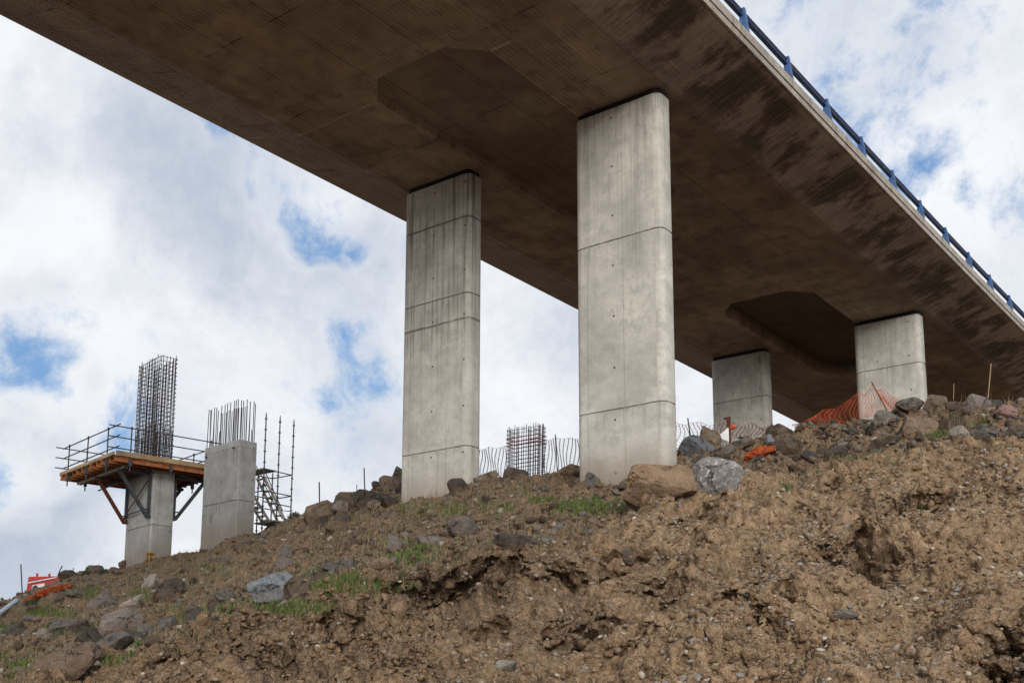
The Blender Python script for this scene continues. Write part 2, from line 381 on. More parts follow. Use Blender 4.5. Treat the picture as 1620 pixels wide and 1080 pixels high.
# ------------------------------------------------------------------ world and sun
SUN_AZ, SUN_EL = 140, 17           # clockwise from the bridge axis (+Y)
w = bpy.data.worlds.new('World'); scn.world = w; w.use_nodes = True
wt = w.node_tree; wn = wt.nodes; wl = wt.links; bg = wn['Background']
class WT(NT):
    def __init__(s): s.t = wt; s.n = wn; s.l = wl
t = WT()
sky = t.node('ShaderNodeTexSky', sky_type='NISHITA', sun_disc=False); sky.sun_elevation = R_(SUN_EL); sky.sun_rotation = R_(SUN_AZ)
sky.air_density = 1.2; sky.dust_density = .6; sky.ozone_density = 1.6
dirv = t.coord('Generated')
warp = t.node('ShaderNodeVectorMath', operation='SCALE'); wsub = t.node('ShaderNodeVectorMath', operation='SUBTRACT')
t.l.new(t.noise(dirv, 3.0, 4, .55, out=1), wsub.inputs[0]); wsub.inputs[1].default_value = (.5, .5, .5)
t.l.new(wsub.outputs[0], warp.inputs[0]); warp.inputs['Scale'].default_value = .34
wadd = t.node('ShaderNodeVectorMath', operation='ADD'); t.l.new(dirv, wadd.inputs[0]); t.l.new(warp.outputs[0], wadd.inputs[1])
wd = t.node('ShaderNodeVectorMath', operation='NORMALIZE'); t.l.new(wadd.outputs[0], wd.inputs[0]); wd = wd.outputs[0]
def lobe(x, y, rad_px, soft=.2):
    d = ray(x, y); d = d/np.linalg.norm(d)
    dp = t.node('ShaderNodeVectorMath', operation='DOT_PRODUCT'); t.l.new(wd, dp.inputs[0]); dp.inputs[1].default_value = tuple(d)
    a = rad_px/F
    return t.ramp(dp.outputs['Value'], math.cos(a*1.25), math.cos(a*soft), 0, 1)
def total(lst):
    s = None
    for it in lst:
        v = lobe(*it[:3]); v = t.math('MULTIPLY', v, it[3])
        s = v if s is None else t.math('ADD', s, v)
    return s
clear = total([(55, 525, 70, .9), (20, 575, 60, .9), (535, 305, 60, .85), (345, 205, 55, .75), (560, 465, 80, .65), (430, 250, 50, .6), (230, 610, 90, .45), (520, 560, 80, .35), (620, 330, 50, .6),
               (1490, 265, 45, .5), (1420, 250, 45, .25), (1520, 15, 80, .28), (1600, 70, 70, .22), (1450, 80, 60, .15), (470, 700, 70, .35), (30, 735, 45, .6), (880, 700, 60, .4), (1560, 220, 50, .4)])
greys = total([(330, 320, 200, .5), (160, 180, 160, .25), (620, 400, 120, .4), (90, 800, 150, .75), (40, 870, 90, .6), (1310, 80, 170, .35), (230, 280, 120, .4), (140, 700, 110, .25), (560, 650, 120, .3)])
brights = total([(60, 640, 130, .6), (130, 430, 150, .5), (30, 330, 90, .5), (300, 560, 140, .4), (700, 560, 160, .3), (1510, 330, 130, .5), (60, 760, 60, .6), (330, 420, 110, .3), (810, 620, 150, .5), (450, 780, 120, .4)])
nc = t.noise(wd, 4.2, 8, .62); nf = t.noise(dirv, 12, 9, .66, .15); ns = t.noise(wd, 2.3, 6, .6)
n5 = t.noise(wd, 30, 6, .7)
gap = t.math('ADD', t.math('MULTIPLY', clear, .72), t.math('MULTIPLY', t.math('SUBTRACT', nf, .5), 3.0))
gap = t.math('ADD', gap, t.math('MULTIPLY', t.math('SUBTRACT', nc, .5), 2.4))
gap = t.math('ADD', gap, t.math('MULTIPLY', t.math('SUBTRACT', n5, .5), .7))
gap = t.ramp(gap, .22, 1.15)
shade = t.math('ADD', t.math('SUBTRACT', brights, greys), t.math('MULTIPLY', t.math('SUBTRACT', ns, .5), 2.4))
shade = t.math('ADD', shade, t.math('MULTIPLY', t.math('SUBTRACT', nf, .5), 2.4))
shade = t.math('ADD', shade, t.math('MULTIPLY', t.math('SUBTRACT', n5, .5), .9))
sh = t.ramp(shade, -1.7, 1.0)
cl = t.mix(sh, (3.9, 4.45, 5.4), (7.9, 8.05, 8.3))
veil = t.mix(.65, sky.outputs[0], (1.3, 2.9, 5.9))
skyc = t.mix(gap, cl, veil)
wl.new(skyc, bg.inputs['Color']); bg.inputs['Strength'].default_value = .12
sun_d = bpy.data.lights.new('sun', 'SUN'); sun_d.energy = 2.8; sun_d.angle = R_(26); sun_d.color = (1, .965, .91)
sun = bpy.data.objects.new('sun', sun_d); COL.objects.link(sun); sun.location = (20, -40, 40)
sv = Vector((math.sin(R_(SUN_AZ))*math.cos(R_(SUN_EL)), math.cos(R_(SUN_AZ))*math.cos(R_(SUN_EL)), math.sin(R_(SUN_EL))))
sun.rotation_euler = sv.to_track_quat('Z', 'Y').to_euler()
scn.view_settings.view_transform = 'Standard'; scn.view_settings.look = 'None'; scn.view_settings.exposure = 0
scn.cycles.max_bounces = 4; scn.cycles.diffuse_bounces = 3; scn.cycles.use_adaptive_sampling = True; scn.cycles.adaptive_threshold = .03; scn.cycles.use_denoising = True

# ------------------------------------------------------------------ concrete
def concrete(name, joints, base=(.40, .375, .33), stain=1.0, v0=0.0, seed=0.0, panel=None):
    t = NT(name); uv = t.uv(); su = t.node('ShaderNodeSeparateXYZ'); t.l.new(uv, su.inputs[0]); u, v = su.outputs[0], su.outputs[1]
    q = t.vec(uv, (1, 1, 1), (seed, seed*.7, seed*1.3))
    n1 = t.noise(q, .75, 5, .65); n2 = t.noise(q, 2.2, 6, .72, .3); n3 = t.noise(q, 25, 4, .7)
    c = t.mix(t.ramp(n1, .28, .72), [x*.72 for x in base], [x*1.12 for x in base])
    c = t.mix(t.math('MULTIPLY', t.ramp(n2, .42, .68), .55), c, [x*.58 for x in base])
    c = t.mix(t.math('MULTIPLY', t.ramp(n3, .45, .75), .16), c, (.16, .14, .115))
    # run-down streaks, strongest under the top
    st = t.noise(t.vec(q, (9.0, .16, 1)), 1.0, 5, .7); st2 = t.noise(t.vec(q, (26.0, .35, 1)), 1.0, 3, .6)
    fall = t.ramp(v, 7.5, .2, .14*stain, 1.0)
    sf = t.math('MULTIPLY', t.math('MULTIPLY', t.ramp(st, .48, .66), fall), min(.9, .62*stain))
    c = t.mix(sf, c, (.105, .088, .068))
    sf2 = t.math('MULTIPLY', t.math('MULTIPLY', t.ramp(st2, .58, .70), t.ramp(v, 3.0, .0, .08, 1)), .75*stain)
    c = t.mix(sf2, c, (.05, .04, .032))
    lt = t.noise(t.vec(q, (14.0, .2, 1), (7, 3, 0)), 1.0, 4, .7)
    c = t.mix(t.math('MULTIPLY', t.ramp(lt, .58, .74), .22), c, (.50, .475, .43))
    # lift joints
    wob = t.math('MULTIPLY', t.math('SUBTRACT', t.noise(q, 2.5, 3), .5), .05)
    dark = None
    for j, wd_ in joints:
        dj = t.math('ABSOLUTE', t.math('SUBTRACT', t.math('ADD', v, wob), j))
        k = t.math('MULTIPLY', t.ramp(dj, wd_, wd_*.35), t.ramp(t.noise(q, 5.0, 2), .25, .5, .45, 1))
        below = t.math('SUBTRACT', v, j)
        halo = t.math('MULTIPLY', t.math('MULTIPLY', t.ramp(below, .0, .03), t.ramp(below, .9, .03)), t.math('MULTIPLY', t.ramp(st, .42, .66), .38))
        k = t.math('MAXIMUM', k, halo)
        dark = k if dark is None else t.math('MAXIMUM', dark, k)
    if panel is not None:
        for pu in panel:
            dp = t.math('ABSOLUTE', t.math('SUBTRACT', u, pu)); k = t.math('MULTIPLY', t.ramp(dp, .016, .005), .4)
            dark = k if dark is None else t.math('MAXIMUM', dark, k)
    if dark is not None: c = t.mix(t.math('MULTIPLY', dark, .72), c, (.075, .062, .05))
    # tie holes on a panel grid
    def cell(a, per, off): return t.math('SUBTRACT', t.math('FRACT', t.math('DIVIDE', t.math('ADD', a, off), per)), .5)
    du = t.math('MULTIPLY', cell(u, 1.25, .55+seed*.01), 1.25); dv = t.math('MULTIPLY', cell(v, 1.35, .4), 1.35)
    dist = t.math('SQRT', t.math('ADD', t.math('MULTIPLY', du, du), t.math('MULTIPLY', dv, dv)))
    c = t.mix(t.math('MULTIPLY', t.ramp(dist, .038, .022), .9), c, (.045, .038, .03))
    # patched repairs: a few darker smears
    vd, vcc = t.voro(t.vec(q, (.9, .5, 1)), 1.0, out=('Distance', 'Color')); vs = t.node('ShaderNodeSeparateColor'); t.l.new(vcc, vs.inputs[0])
    blot = t.math('MULTIPLY', t.ramp(t.math('ADD', vd, t.math('MULTIPLY', n2, .12)), .20, .15), t.ramp(vs.outputs[0], .45, .5))
    c = t.mix(t.math('MULTIPLY', blot, .6), c, (.17, .15, .125))
    # hairline crazing
    cr = t.noise(t.vec(q, (1.6, 1.1, 1)), 1.3, 6, .62, 1.2); crk = t.ramp(t.math('ABSOLUTE', t.math('SUBTRACT', cr, .5)), .006, .001)
    c = t.mix(t.math('MULTIPLY', crk, t.math('MULTIPLY', t.ramp(n1, .45, .6), .55)), c, (.10, .085, .07))
    oz = t.node('ShaderNodeSeparateXYZ'); t.l.new(t.coord(), oz.inputs[0])
    mud = t.ramp(t.math('ADD', oz.outputs[2], t.math('MULTIPLY', t.math('SUBTRACT', n2, .5), 1.4)), 1.0, -.15)
    c = t.mix(t.math('MULTIPLY', mud, .55), c, (.20, .14, .088))
    h = t.math('ADD', t.math('MULTIPLY', n3, .3), t.math('MULTIPLY', n2, .5))
    if dark is not None: h = t.math('SUBTRACT', h, dark)
    t.bump(h, .35, .02)
    return t.done(c, .88)

def round_rect(W, D, r, n=7):
    pts = []
    for sx, sy, a0 in ((1, -1, -90), (1, 1, 0), (-1, 1, 90), (-1, -1, 180)):
        for a in np.linspace(a0, a0+90, n):
            a = R_(a); pts.append((sx*(W/2-r)+r*math.cos(a), sy*(D/2-r)+r*math.sin(a)))
    return pts
def shaft_mesh(W, D, r, zb, zt, joints=()):
    pts = round_rect(W, D, r); n = len(pts)
    zs = {zb: 0, zt: 0, zt-.02: 0}
    for j in joints:
        for d, ins in ((.022, 0), (.012, .012), (-.012, .012), (-.022, 0)): zs[j+d] = ins
    for z in np.arange(zb+.5, zt-.3, 1.0):
        if all(abs(z-j) > .1 for j in joints): zs[float(z)] = 0
    lv = sorted(zs); vs = []; uvs = []
    per = [0]
    for i in range(n): per.append(per[-1]+math.dist(pts[i], pts[(i+1) % n]))
    for z in lv:
        ins = zs[z]+(.02 if z == zt else 0); sx = (W-2*ins)/W; sy = (D-2*ins)/D
        for i in range(n+1):
            x, y = pts[i % n]; vs.append((x*sx, y*sy, z)); uvs.append((per[i], zt-z))
    m = n+1; fs = []
    for k in range(len(lv)-1):
        for i in range(n): fs.append((k*m+i, k*m+i+1, (k+1)*m+i+1, (k+1)*m+i))
    fs.append(tuple((len(lv)-1)*m+i for i in range(n)))
    me = bpy.data.meshes.new('shaft'); me.from_pydata(vs, [], fs)
    ul = me.uv_layers.new(name='UVMap')
    for lp in me.loops: ul.data[lp.index].uv = uvs[lp.vertex_index]
    bm = bmesh.new(); bm.from_mesh(me); bmesh.ops.remove_doubles(bm, verts=bm.verts[:], dist=1e-5); bm.to_mesh(me); bm.free()
    me.shade_smooth(); me.set_sharp_from_angle(angle=R_(35))
    return me

# ------------------------------------------------------------------ the standing viaduct
KX, M1, M2 = 5.0786e-4, -1.3175e-5, -3.7253e-4
def curve(y):
    if y <= 70: return KX*y*y, M1*y+M2*y*y
    return KX*70*70+2*KX*70*(y-70), M1*70+M2*70*70
ZTOP = 15.507; SOF = ZTOP+.14
PIERS = [  # x, y, lift joints (height), base
 (-20.432, 23.556, (13.95, 11.62, 10.86, 7.10), 5.7, 'weathered bridge pier streaked with dark drips, nearest to the unfinished piers', 3.3),
 (-13.872, 23.104, (11.66, 7.20), 5.5, 'tallest bridge pier, closest to the flat-topped brown boulder', 11.1),
 (-19.895, 42.842, (12.87,), 9.3, 'short bridge pier at the far end behind the rusty marker post', 23.7),
 (-13.250, 42.167, (12.90,), 9.3, 'short bridge pier under the deck beside the draped red safety net', 37.2),
]
for i, (x, y, js, zg, lab, seed) in enumerate(PIERS):
    zt = ZTOP+curve(y)[1]; g = zg
    pr = thing('bridge_pier', lab, 'bridge pier', (x, y, g), 0, 'piers carrying the viaduct')
    zb = -2.6; H = zt-g; jl = [j-g for j in js]
    wide = {0: {10.86, 13.95}, 1: {14.9}, 3: {14.55}}.get(i, set())
    m = concrete('pier_concrete', [(zt-j, .05 if j in wide else .022) for j in js], (.545, .52, .465) if i != 0 else (.53, .507, .455), 1.3 if i == 0 else (.5 if i == 1 else .3), seed=seed, panel=(4.17, 5.25) if i else (2.9+1.27, 5.6))
    link('shaft', shaft_mesh(2.6, .673, .21, zb, H, [j for j, jj in zip(jl, js) if jj not in wide]), m, pr)
    pad = MB(); pts = round_rect(2.5, .60, .19)
    n = len(pts); pad.add([(a, b, H) for a, b in pts]+[(a, b, H+.17) for a, b in pts], [(k, (k+1) % n, n+(k+1) % n, n+k) for k in range(n)])
    pad.obj('bearing_pad', M_PAD, pr, True)

XC = -17.15
STEP0, SPAN = 18.35, 18.95
COF_L = 10.5                              # coffers in the flat slab, one over each pair of piers, corners cut off in plan
def coffer(y):
    k = (y-STEP0)-math.floor((y-STEP0)/SPAN)*SPAN
    if k > COF_L: return 0.0, 0.0
    cut = max(0.0, .75-k, .75-(COF_L-k)); return (.22 if y < 32 else .5), cut
def section(y, hc):
    h, cut = hc; e = .05 if h else .001
    return [(-24.497, 1.10), (-24.497, .70), (-22.10, .04), (-21.95, 0), (-19.10+cut, 0), (-19.10+cut+e, h), (-15.35-cut-e, h), (-15.35-cut, 0), (-12.80, 0), (-12.65, .04), (-10.795, .71), (-10.795, 1.10)]
ys = []
for y in np.arange(-45, 150, 1.5): ys.append((float(y), coffer(y)))
for k in range(-4, 8):
    s = STEP0+SPAN*k; dp = .22 if s < 32 else .5
    if -45 < s < 130:
        ys += [(s-.002, (0.0, .75)), (s, (dp, .75)), (s+.75, (dp, 0.0)), (s+COF_L-.75, (dp, 0.0)), (s+COF_L, (dp, .75)), (s+COF_L+.002, (0.0, .75))]
ys.sort(); vs = []; fs = []; uvs = []; NS = 12
ys = [yy for i, yy in enumerate(ys) if i == 0 or yy[0]-ys[i-1][0] > .0005]
for y, h in ys:
    cx, cz = curve(y)
    for x, z in section(y, h): vs.append((x+cx, y, SOF+cz+z)); uvs.append((x-XC, y))
    vs += [(-10.795+cx, y, SOF+cz+1.10), (-24.497+cx, y, SOF+cz+1.10)]; uvs += [(7, y), (-8, y)]
S = NS+2
for k in range(len(ys)-1):
    for i in range(NS-1): fs.append((k*S+i, (k+1)*S+i, (k+1)*S+i+1, k*S+i+1))
    fs.append((k*S+12, (k+1)*S+12, (k+1)*S+13, k*S+13))
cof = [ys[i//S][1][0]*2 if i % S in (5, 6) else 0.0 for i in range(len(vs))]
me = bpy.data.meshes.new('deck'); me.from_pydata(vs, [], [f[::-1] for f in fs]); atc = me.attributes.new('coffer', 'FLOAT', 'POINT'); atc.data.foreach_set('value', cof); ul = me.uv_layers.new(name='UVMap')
for lp in me.loops: ul.data[lp.index].uv = uvs[lp.vertex_index]
t = NT('deck_concrete'); uv = t.uv(); su = t.node('ShaderNodeSeparateXYZ'); t.l.new(uv, su.inputs[0]); s_, y_ = su.outputs[0], su.outputs[1]
wing0 = t.ramp(s_, 3.8, 4.6)
n1 = t.noise(uv, .35, 5, .6); n2 = t.noise(uv, 1.6, 6, .65); n3 = t.noise(uv, 12, 4, .7)
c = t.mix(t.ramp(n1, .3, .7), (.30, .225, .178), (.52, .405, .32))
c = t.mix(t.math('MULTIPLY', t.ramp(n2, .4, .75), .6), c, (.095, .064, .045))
pn = t.node('ShaderNodeTexWhiteNoise', noise_dimensions='2D'); pc = t.node('ShaderNodeCombineXYZ')
t.l.new(t.math('FLOOR', t.math('DIVIDE', t.math('ADD', s_, .35), 1.9)), pc.inputs[0]); t.l.new(t.math('FLOOR', t.math('DIVIDE', t.math('SUBTRACT', y_, STEP0), 3.16)), pc.inputs[1]); t.l.new(pc.outputs[0], pn.inputs[0])
c = t.mix(t.math('MULTIPLY', pn.outputs[0], .38), c, (.12, .083, .06))
big_ = t.noise(t.vec(uv, (.5, .22, 1), (4, 9, 0)), 1.0, 5, .65)
c = t.mix(t.math('MULTIPLY', t.ramp(big_, .50, .68), .55), c, (.40, .30, .215))
# board marks along the bridge
bd = t.noise(t.vec(uv, (16, .25, 1)), 1.0, 3, .7)
offw = t.ramp(s_, 3.9, 4.8, 1, .25)
c = t.mix(t.math('MULTIPLY', t.math('MULTIPLY', t.ramp(bd, .45, .68), offw), .42), c, (.38, .275, .195))
seam = t.math('ABSOLUTE', t.math('SUBTRACT', t.math('FRACT', t.math('DIVIDE', s_, .125)), .5))
seam = t.math('ADD', seam, t.math('MULTIPLY', wing0, .5))
sm = t.math('MULTIPLY', t.ramp(seam, .20, .06), t.math('MULTIPLY', t.ramp(n2, .36, .62), t.ramp(s_, -3.0, -5.5, .36, .75)))
c = t.mix(t.math('MULTIPLY', sm, offw), c, (.085, .060, .042))
# lighter band on the far wing and patches
lw = t.math('MULTIPLY', t.ramp(s_, -4.6, -5.6), t.ramp(t.noise(t.vec(uv, (.6, .12, 1)), 1.0, 4), .35, .6))
c = t.mix(t.math('MULTIPLY', lw, .45), c, (.46, .35, .255))
sm2 = t.math('MULTIPLY', t.math('MULTIPLY', t.ramp(seam, .24, .05), t.ramp(s_, -4.4, -5.2)), t.ramp(n1, .3, .6, .35, .8))
c = t.mix(sm2, c, (.10, .072, .054))
# water stains run across the near wing
ws = t.noise(t.vec(uv, (.45, .62, 1), (3, 1, 0)), .9, 8, .68, .12); ws2 = t.noise(t.vec(uv, (.5, 5, 1)), 1.0, 5, .65)
wing = t.ramp(s_, 3.9, 5.0)
c = t.mix(t.math('MULTIPLY', wing, t.math('MULTIPLY', t.ramp(ws, .44, .56), .85)), c, (.052, .037, .029))
c = t.mix(t.math('MULTIPLY', wing, t.math('MULTIPLY', t.math('MULTIPLY', t.ramp(ws2, .52, .68), t.ramp(ws, .62, .45)), .42)), c, (.40, .31, .23))
ws3 = t.noise(t.vec(uv, (.28, 12, 1), (1, 5, 0)), 1.0, 4, .7)
c = t.mix(t.math('MULTIPLY', wing, t.math('MULTIPLY', t.ramp(ws3, .48, .64), .38)), c, (.055, .039, .03))
c = t.mix(t.math('MULTIPLY', wing, t.math('MULTIPLY', t.ramp(ws3, .45, .33), .45)), c, (.40, .30, .215))
edge_l = t.math('MULTIPLY', t.ramp(s_, 6.05, 6.3), t.ramp(n2, .3, .6)); c = t.mix(t.math('MULTIPLY', edge_l, .5), c, (.42, .32, .235))
# pale construction joints over the recess steps and cross panel seams
def cross(per, off, wdt, amp, col, c):
    d = t.math('ABSOLUTE', t.math('MULTIPLY', t.math('SUBTRACT', t.math('FRACT', t.math('ADD', t.math('DIVIDE', t.math('ADD', y_, -off), per), .5)), .5), per))
    d = t.math('ADD', d, t.math('MULTIPLY', t.math('SUBTRACT', n3, .5), wdt*1.2))
    return t.mix(t.math('MULTIPLY', t.math('MULTIPLY', t.ramp(d, wdt, wdt*.3), t.ramp(n2, .42, .62)), amp), c, col)
rib = t.math('MAXIMUM', t.ramp(s_, -1.9, -2.1), t.math('MULTIPLY', t.ramp(s_, 1.75, 1.9), t.ramp(s_, 4.6, 4.2)))
c = t.mix(rib, c, cross(SPAN, STEP0+.75, .07, .9, (.50, .40, .30), c))
c = cross(3.16, STEP0, .03, .8, (.04, .03, .022), c)
ln = t.math('ABSOLUTE', t.math('SUBTRACT', t.math('FRACT', t.math('DIVIDE', t.math('ADD', s_, .35), 1.9)), .5))
c = t.mix(t.math('MULTIPLY', t.ramp(ln, .010, .003), .6), c, (.04, .03, .022))
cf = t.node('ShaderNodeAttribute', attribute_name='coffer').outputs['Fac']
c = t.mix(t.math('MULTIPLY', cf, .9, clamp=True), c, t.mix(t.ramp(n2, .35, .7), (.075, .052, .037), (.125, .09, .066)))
t.bump(t.math('SUBTRACT', t.math('ADD', t.math('MULTIPLY', n3, .3), bd), t.math('MULTIPLY', t.ramp(seam, .2, .05), 1.0)), .45, .02)
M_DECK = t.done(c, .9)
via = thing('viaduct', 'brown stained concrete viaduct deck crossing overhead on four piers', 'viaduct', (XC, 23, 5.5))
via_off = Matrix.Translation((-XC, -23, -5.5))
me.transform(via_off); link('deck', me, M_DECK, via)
def sweep(name, prof, mat, parent, y0=-45, y1=149, step=1.5, joint=None):
    yy = np.arange(y0, y1+.01, step); n = len(prof); b = MB()
    V = []
    for y in yy:
        cx, cz = curve(y); V += [(x+cx-XC, y-23, SOF+cz+z-5.5) for x, z in prof]
    Fc = [(k*n+i, k*n+(i+1) % n, (k+1)*n+(i+1) % n, (k+1)*n+i) for k in range(len(yy)-1) for i in range(n)]
    Fc += [tuple(range(n))[::-1], tuple((len(yy)-1)*n+i for i in range(n))]
    b.add(V, Fc); o = b.obj(name, mat, parent); return o
t = NT('edge_concrete'); p = t.pos(); n1 = t.noise(p, .8, 5); n2 = t.noise(p, 6, 5, .7); n3 = t.noise(t.vec(p, (.3, 3.0, .5)), 2, 4, .7)
c = t.mix(t.ramp(n1, .3, .7), (.30, .27, .23), (.42, .385, .33)); c = t.mix(t.math('MULTIPLY', t.ramp(n2, .45, .7), .5), c, (.17, .145, .12))
c = t.mix(t.math('MULTIPLY', t.ramp(n3, .52, .68), .55), c, (.12, .09, .07)); t.bump(n2, .4, .02); M_EDGE = t.done(c, .9)
xr_, xl_ = -10.795, -24.497
sweep('edge_beam', [(xr_+.004, .72), (xr_+.012, .86), (xr_-.03, .87), (xr_-.03, .885), (xr_+.035, .895), (xr_+.035, 1.13), (xr_-.5, 1.13), (xr_-.5, 1.102), (xr_-.05, 1.102), (xr_-.05, .72)], M_EDGE, via)
sweep('edge_beam', [(xl_-.004, .71), (xl_-.012, .86), (xl_+.03, .87), (xl_+.03, .885), (xl_-.035, .895), (xl_-.035, 1.13), (xl_+.5, 1.13), (xl_+.5, 1.102), (xl_+.05, 1.102), (xl_+.05, .71)][::-1], M_EDGE, via)
# blue guard rail
rail = thing('guard_rail', 'blue steel guard rail on tapered posts along the viaduct edge', 'guard rail', (XC, 23, 5.5))
bx = xr_; bz = 1.13
sweep('beam', [(bx-.17, bz+.48), (bx-.09, bz+.49), (bx-.13, bz+.53), (bx-.13, bz+.58), (bx-.09, bz+.64), (bx-.17, bz+.655), (bx-.20, bz+.655), (bx-.20, bz+.48)], M_BLUE_SHADED, rail)
pm = MB()
pm.add([(.03,-.07,0),(-.28,-.07,0),(-.28,.07,0),(.03,.07,0),(-.06,-.045,.72),(-.15,-.045,.72),(-.15,.045,.72),(-.06,.045,.72)], [(0,1,2,3),(4,7,6,5),(0,4,5,1),(1,5,6,2),(2,6,7,3),(3,7,4,0)])
pmesh = pm.mesh('post', bevel=.008); pmesh.materials.append(M_BLUE)
POST0 = 23.68
for k in range(-6, 21):
    y = POST0+2.6*k; cx, cz = curve(y)
    o = bpy.data.objects.new('post', pmesh); COL.objects.link(o); o.parent = rail; o.location = (bx-.0+cx-XC, y-23, SOF+cz+bz-.0-5.5)

# ------------------------------------------------------------------ unfinished piers of the second carriageway
def rebar_grid(parent, W, D, z0, z1, nx, ny, tie, lower=1.6, seed=1, red=None, name='rebar_cage', bar=.017):
    rn = random.Random(seed); ties = MB()
    W2, D2 = W/2-.07, D/2-.07
    pts = [(-W2+2*W2*i/(nx-1), s*D2) for i in range(nx) for s in (-1, 1)]+[(s*W2, -D2+2*D2*(j+1)/(ny+1)) for j in range(ny) for s in (-1, 1)]
    zc = z0+.15
    while zc < z1-.06:
        rr_ = .014; e = .02; zz = zc+rn.uniform(-.02, .02)
        c4 = [(-W2-e, -D2-e), (W2+e, -D2-e), (W2+e, D2+e), (-W2-e, D2+e)]
        for a, b in zip(c4, c4[1:]+c4[:1]): ties.tube([(a[0], a[1], zz+rn.uniform(-.01, .01)), (b[0], b[1], zz+rn.uniform(-.015, .015))], rr_, 5)
        for x in (-W2*.5, 0, W2*.5):
            if rn.random() < .35: ties.tube([(x, -D2-e, zz), (x+rn.uniform(-.04, .04), D2+e, zz)], .009, 4)
        zc += tie*rn.uniform(.93, 1.07)
    cage = ties.obj(name, M_REBAR, parent)
    for x, y in pts:
        top = z1+rn.uniform(-.06, .12); b = MB(); dx, dy = rn.uniform(-.03, .03), rn.uniform(-.03, .03)
        b.tube([(x, y, z0), (x+dx*.5, y+dy*.5, (z0+z1)/2), (x+dx, y+dy, top)], bar, 6)
        if rn.random() < .75 and lower > 0: b.tube([(x+.05, y, z0), (x+.05, y, z0+lower+rn.uniform(-.3, .2))], .016, 5)
        b.obj('vertical_bar', M_REBAR, cage)
    return cage
# pier with the working platform
P5 = (-41.204, 28.222); T5 = -.182; G5 = 6.1; Z5 = 10.15
u5 = thing('unfinished_pier', 'unfinished concrete pier topped by a tall rebar cage, wrapped by an orange timber work platform', 'unfinished pier', (P5[0], P5[1], G5), T5, 'unfinished piers on the slope')
m5 = concrete('new_concrete', [(2.75, .02), (.5, .02)], (.40, .395, .375), .25, seed=41, panel=(2.45+.02, .32))
link('shaft', shaft_mesh(2.6, 1.0, .08, -2.5, Z5-G5, [Z5-G5-2.75]), m5, u5)
rebar_grid(u5, 2.35, .88, Z5-G5, 14.95-G5, 15, 4, .19, 1.7, 5)
# pier with starter bars
P6 = (-37.05, 29.15); T6 = -.08; Z6 = 10.72; G6 = 6.9
u6 = thing('unfinished_pier', 'bare grey unfinished pier with straight starter bars sticking out of its top', 'unfinished pier', (P6[0], P6[1], G6), T6, 'unfinished piers on the slope')
m6 = concrete('new_concrete', [(2.55, .025), (.30, .012)], (.40, .395, .375), .25, seed=57, panel=(2.47, .32))
link('shaft', shaft_mesh(2.6, .89, .08, -3, Z6-G6, [Z6-G6-2.55]), m6, u6)
rn = random.Random(4)
for k in range(34):
    i = k//2; s = -1 if k % 2 else 1
    if k < 26: x, y = -1.2+2.4*(i/12.0)+rn.uniform(-.05, .05), s*.36
    else: x, y = (1 if k % 2 else -1)*1.2, -.25+.5*((k-26)//2)/3
    L = 1.72+rn.uniform(-.04, .06)
    if k in (9, 22): L = .6
    MB().tube([(x, y, Z6-G6-.05), (x+rn.uniform(-.02, .02), y+rn.uniform(-.02, .02), Z6-G6+L)], .019, 6).obj('starter_bar', M_REBAR, u6)
for x, z in ((-1.05, .42), (.95, .33)):
    MB().tube([(x, -.445, Z6-G6-z), (x, -.54, Z6-G6-z)], .035, 8).obj('anchor_bolt', M_RUST, u6)

# working platform around the first
PZ = 9.72                                     # underside of the boarding is at PZ
wp = thing('work_platform', 'orange timber work platform with tube railings hung round the caged pier on steel brackets', 'work platform', (P5[0], P5[1], 6.1), T5)
def lz(z): return z-6.1
X0, X1, Y0, Y1 = -3.75, 2.0, -2.5, 2.35
db = MB()
k = 0; rn = random.Random(9)
yb = Y0-.05
while yb < Y1:
    wd_ = .24
    if yb+wd_ < -.56 or yb > .56:
        db.box(((X0+X1)/2+rn.uniform(-.06, .06), yb+wd_/2, lz(PZ+.26+rn.uniform(0, .012))), (X1-X0+.1, wd_-.015, .04))
    else:
        for a, b in ((X0, -1.36), (1.36, X1)): db.box(((a+b)/2, yb+wd_/2, lz(PZ+.26)), (b-a, wd_-.015, .04))
    yb += wd_
db.obj('deck_boards', M_PLY, wp)
kb = MB(); kb.box(((X0+X1)/2, Y0-.09, lz(PZ+.33)), (X1-X0+.2, .03, .14)); kb.box((X1+.06, (Y0+Y1)/2, lz(PZ+.36)), (.03, Y1-Y0, .20)); kb.obj('toe_board', M_PLY, wp)
for x in np.linspace(X0+.12, X1-.05, 11):          # I-section timbers along the pier's short side
    segs = [(Y0, Y1)] if abs(x) > 1.36 else [(Y0, -.58), (.58, Y1)]
    for a, e in segs:
        b = MB(); e2 = e+rn.uniform(-.05, .05); a2 = a-rn.uniform(0, .15)
        for zz, ww, hh in ((.215, .10, .045), (.13, .035, .125), (.045, .10, .045)): b.box((x, (a2+e2)/2, lz(PZ+zz)), (ww, e2-a2, hh))
        b.obj('timber_beam', M_TIMBER, wp)
for y in (-1.85, -.78, .78, 1.75):             # steel walers
    b = MB(); 
    for s in (-.06, .06): b.box(((X0+X1)/2-.1, y+s, lz(PZ-.06)), (X1-X0-.7, .05, .12))
    b.obj('waler', M_GALV if y < -1 else M_STEEL, wp)
FZ = 7.75
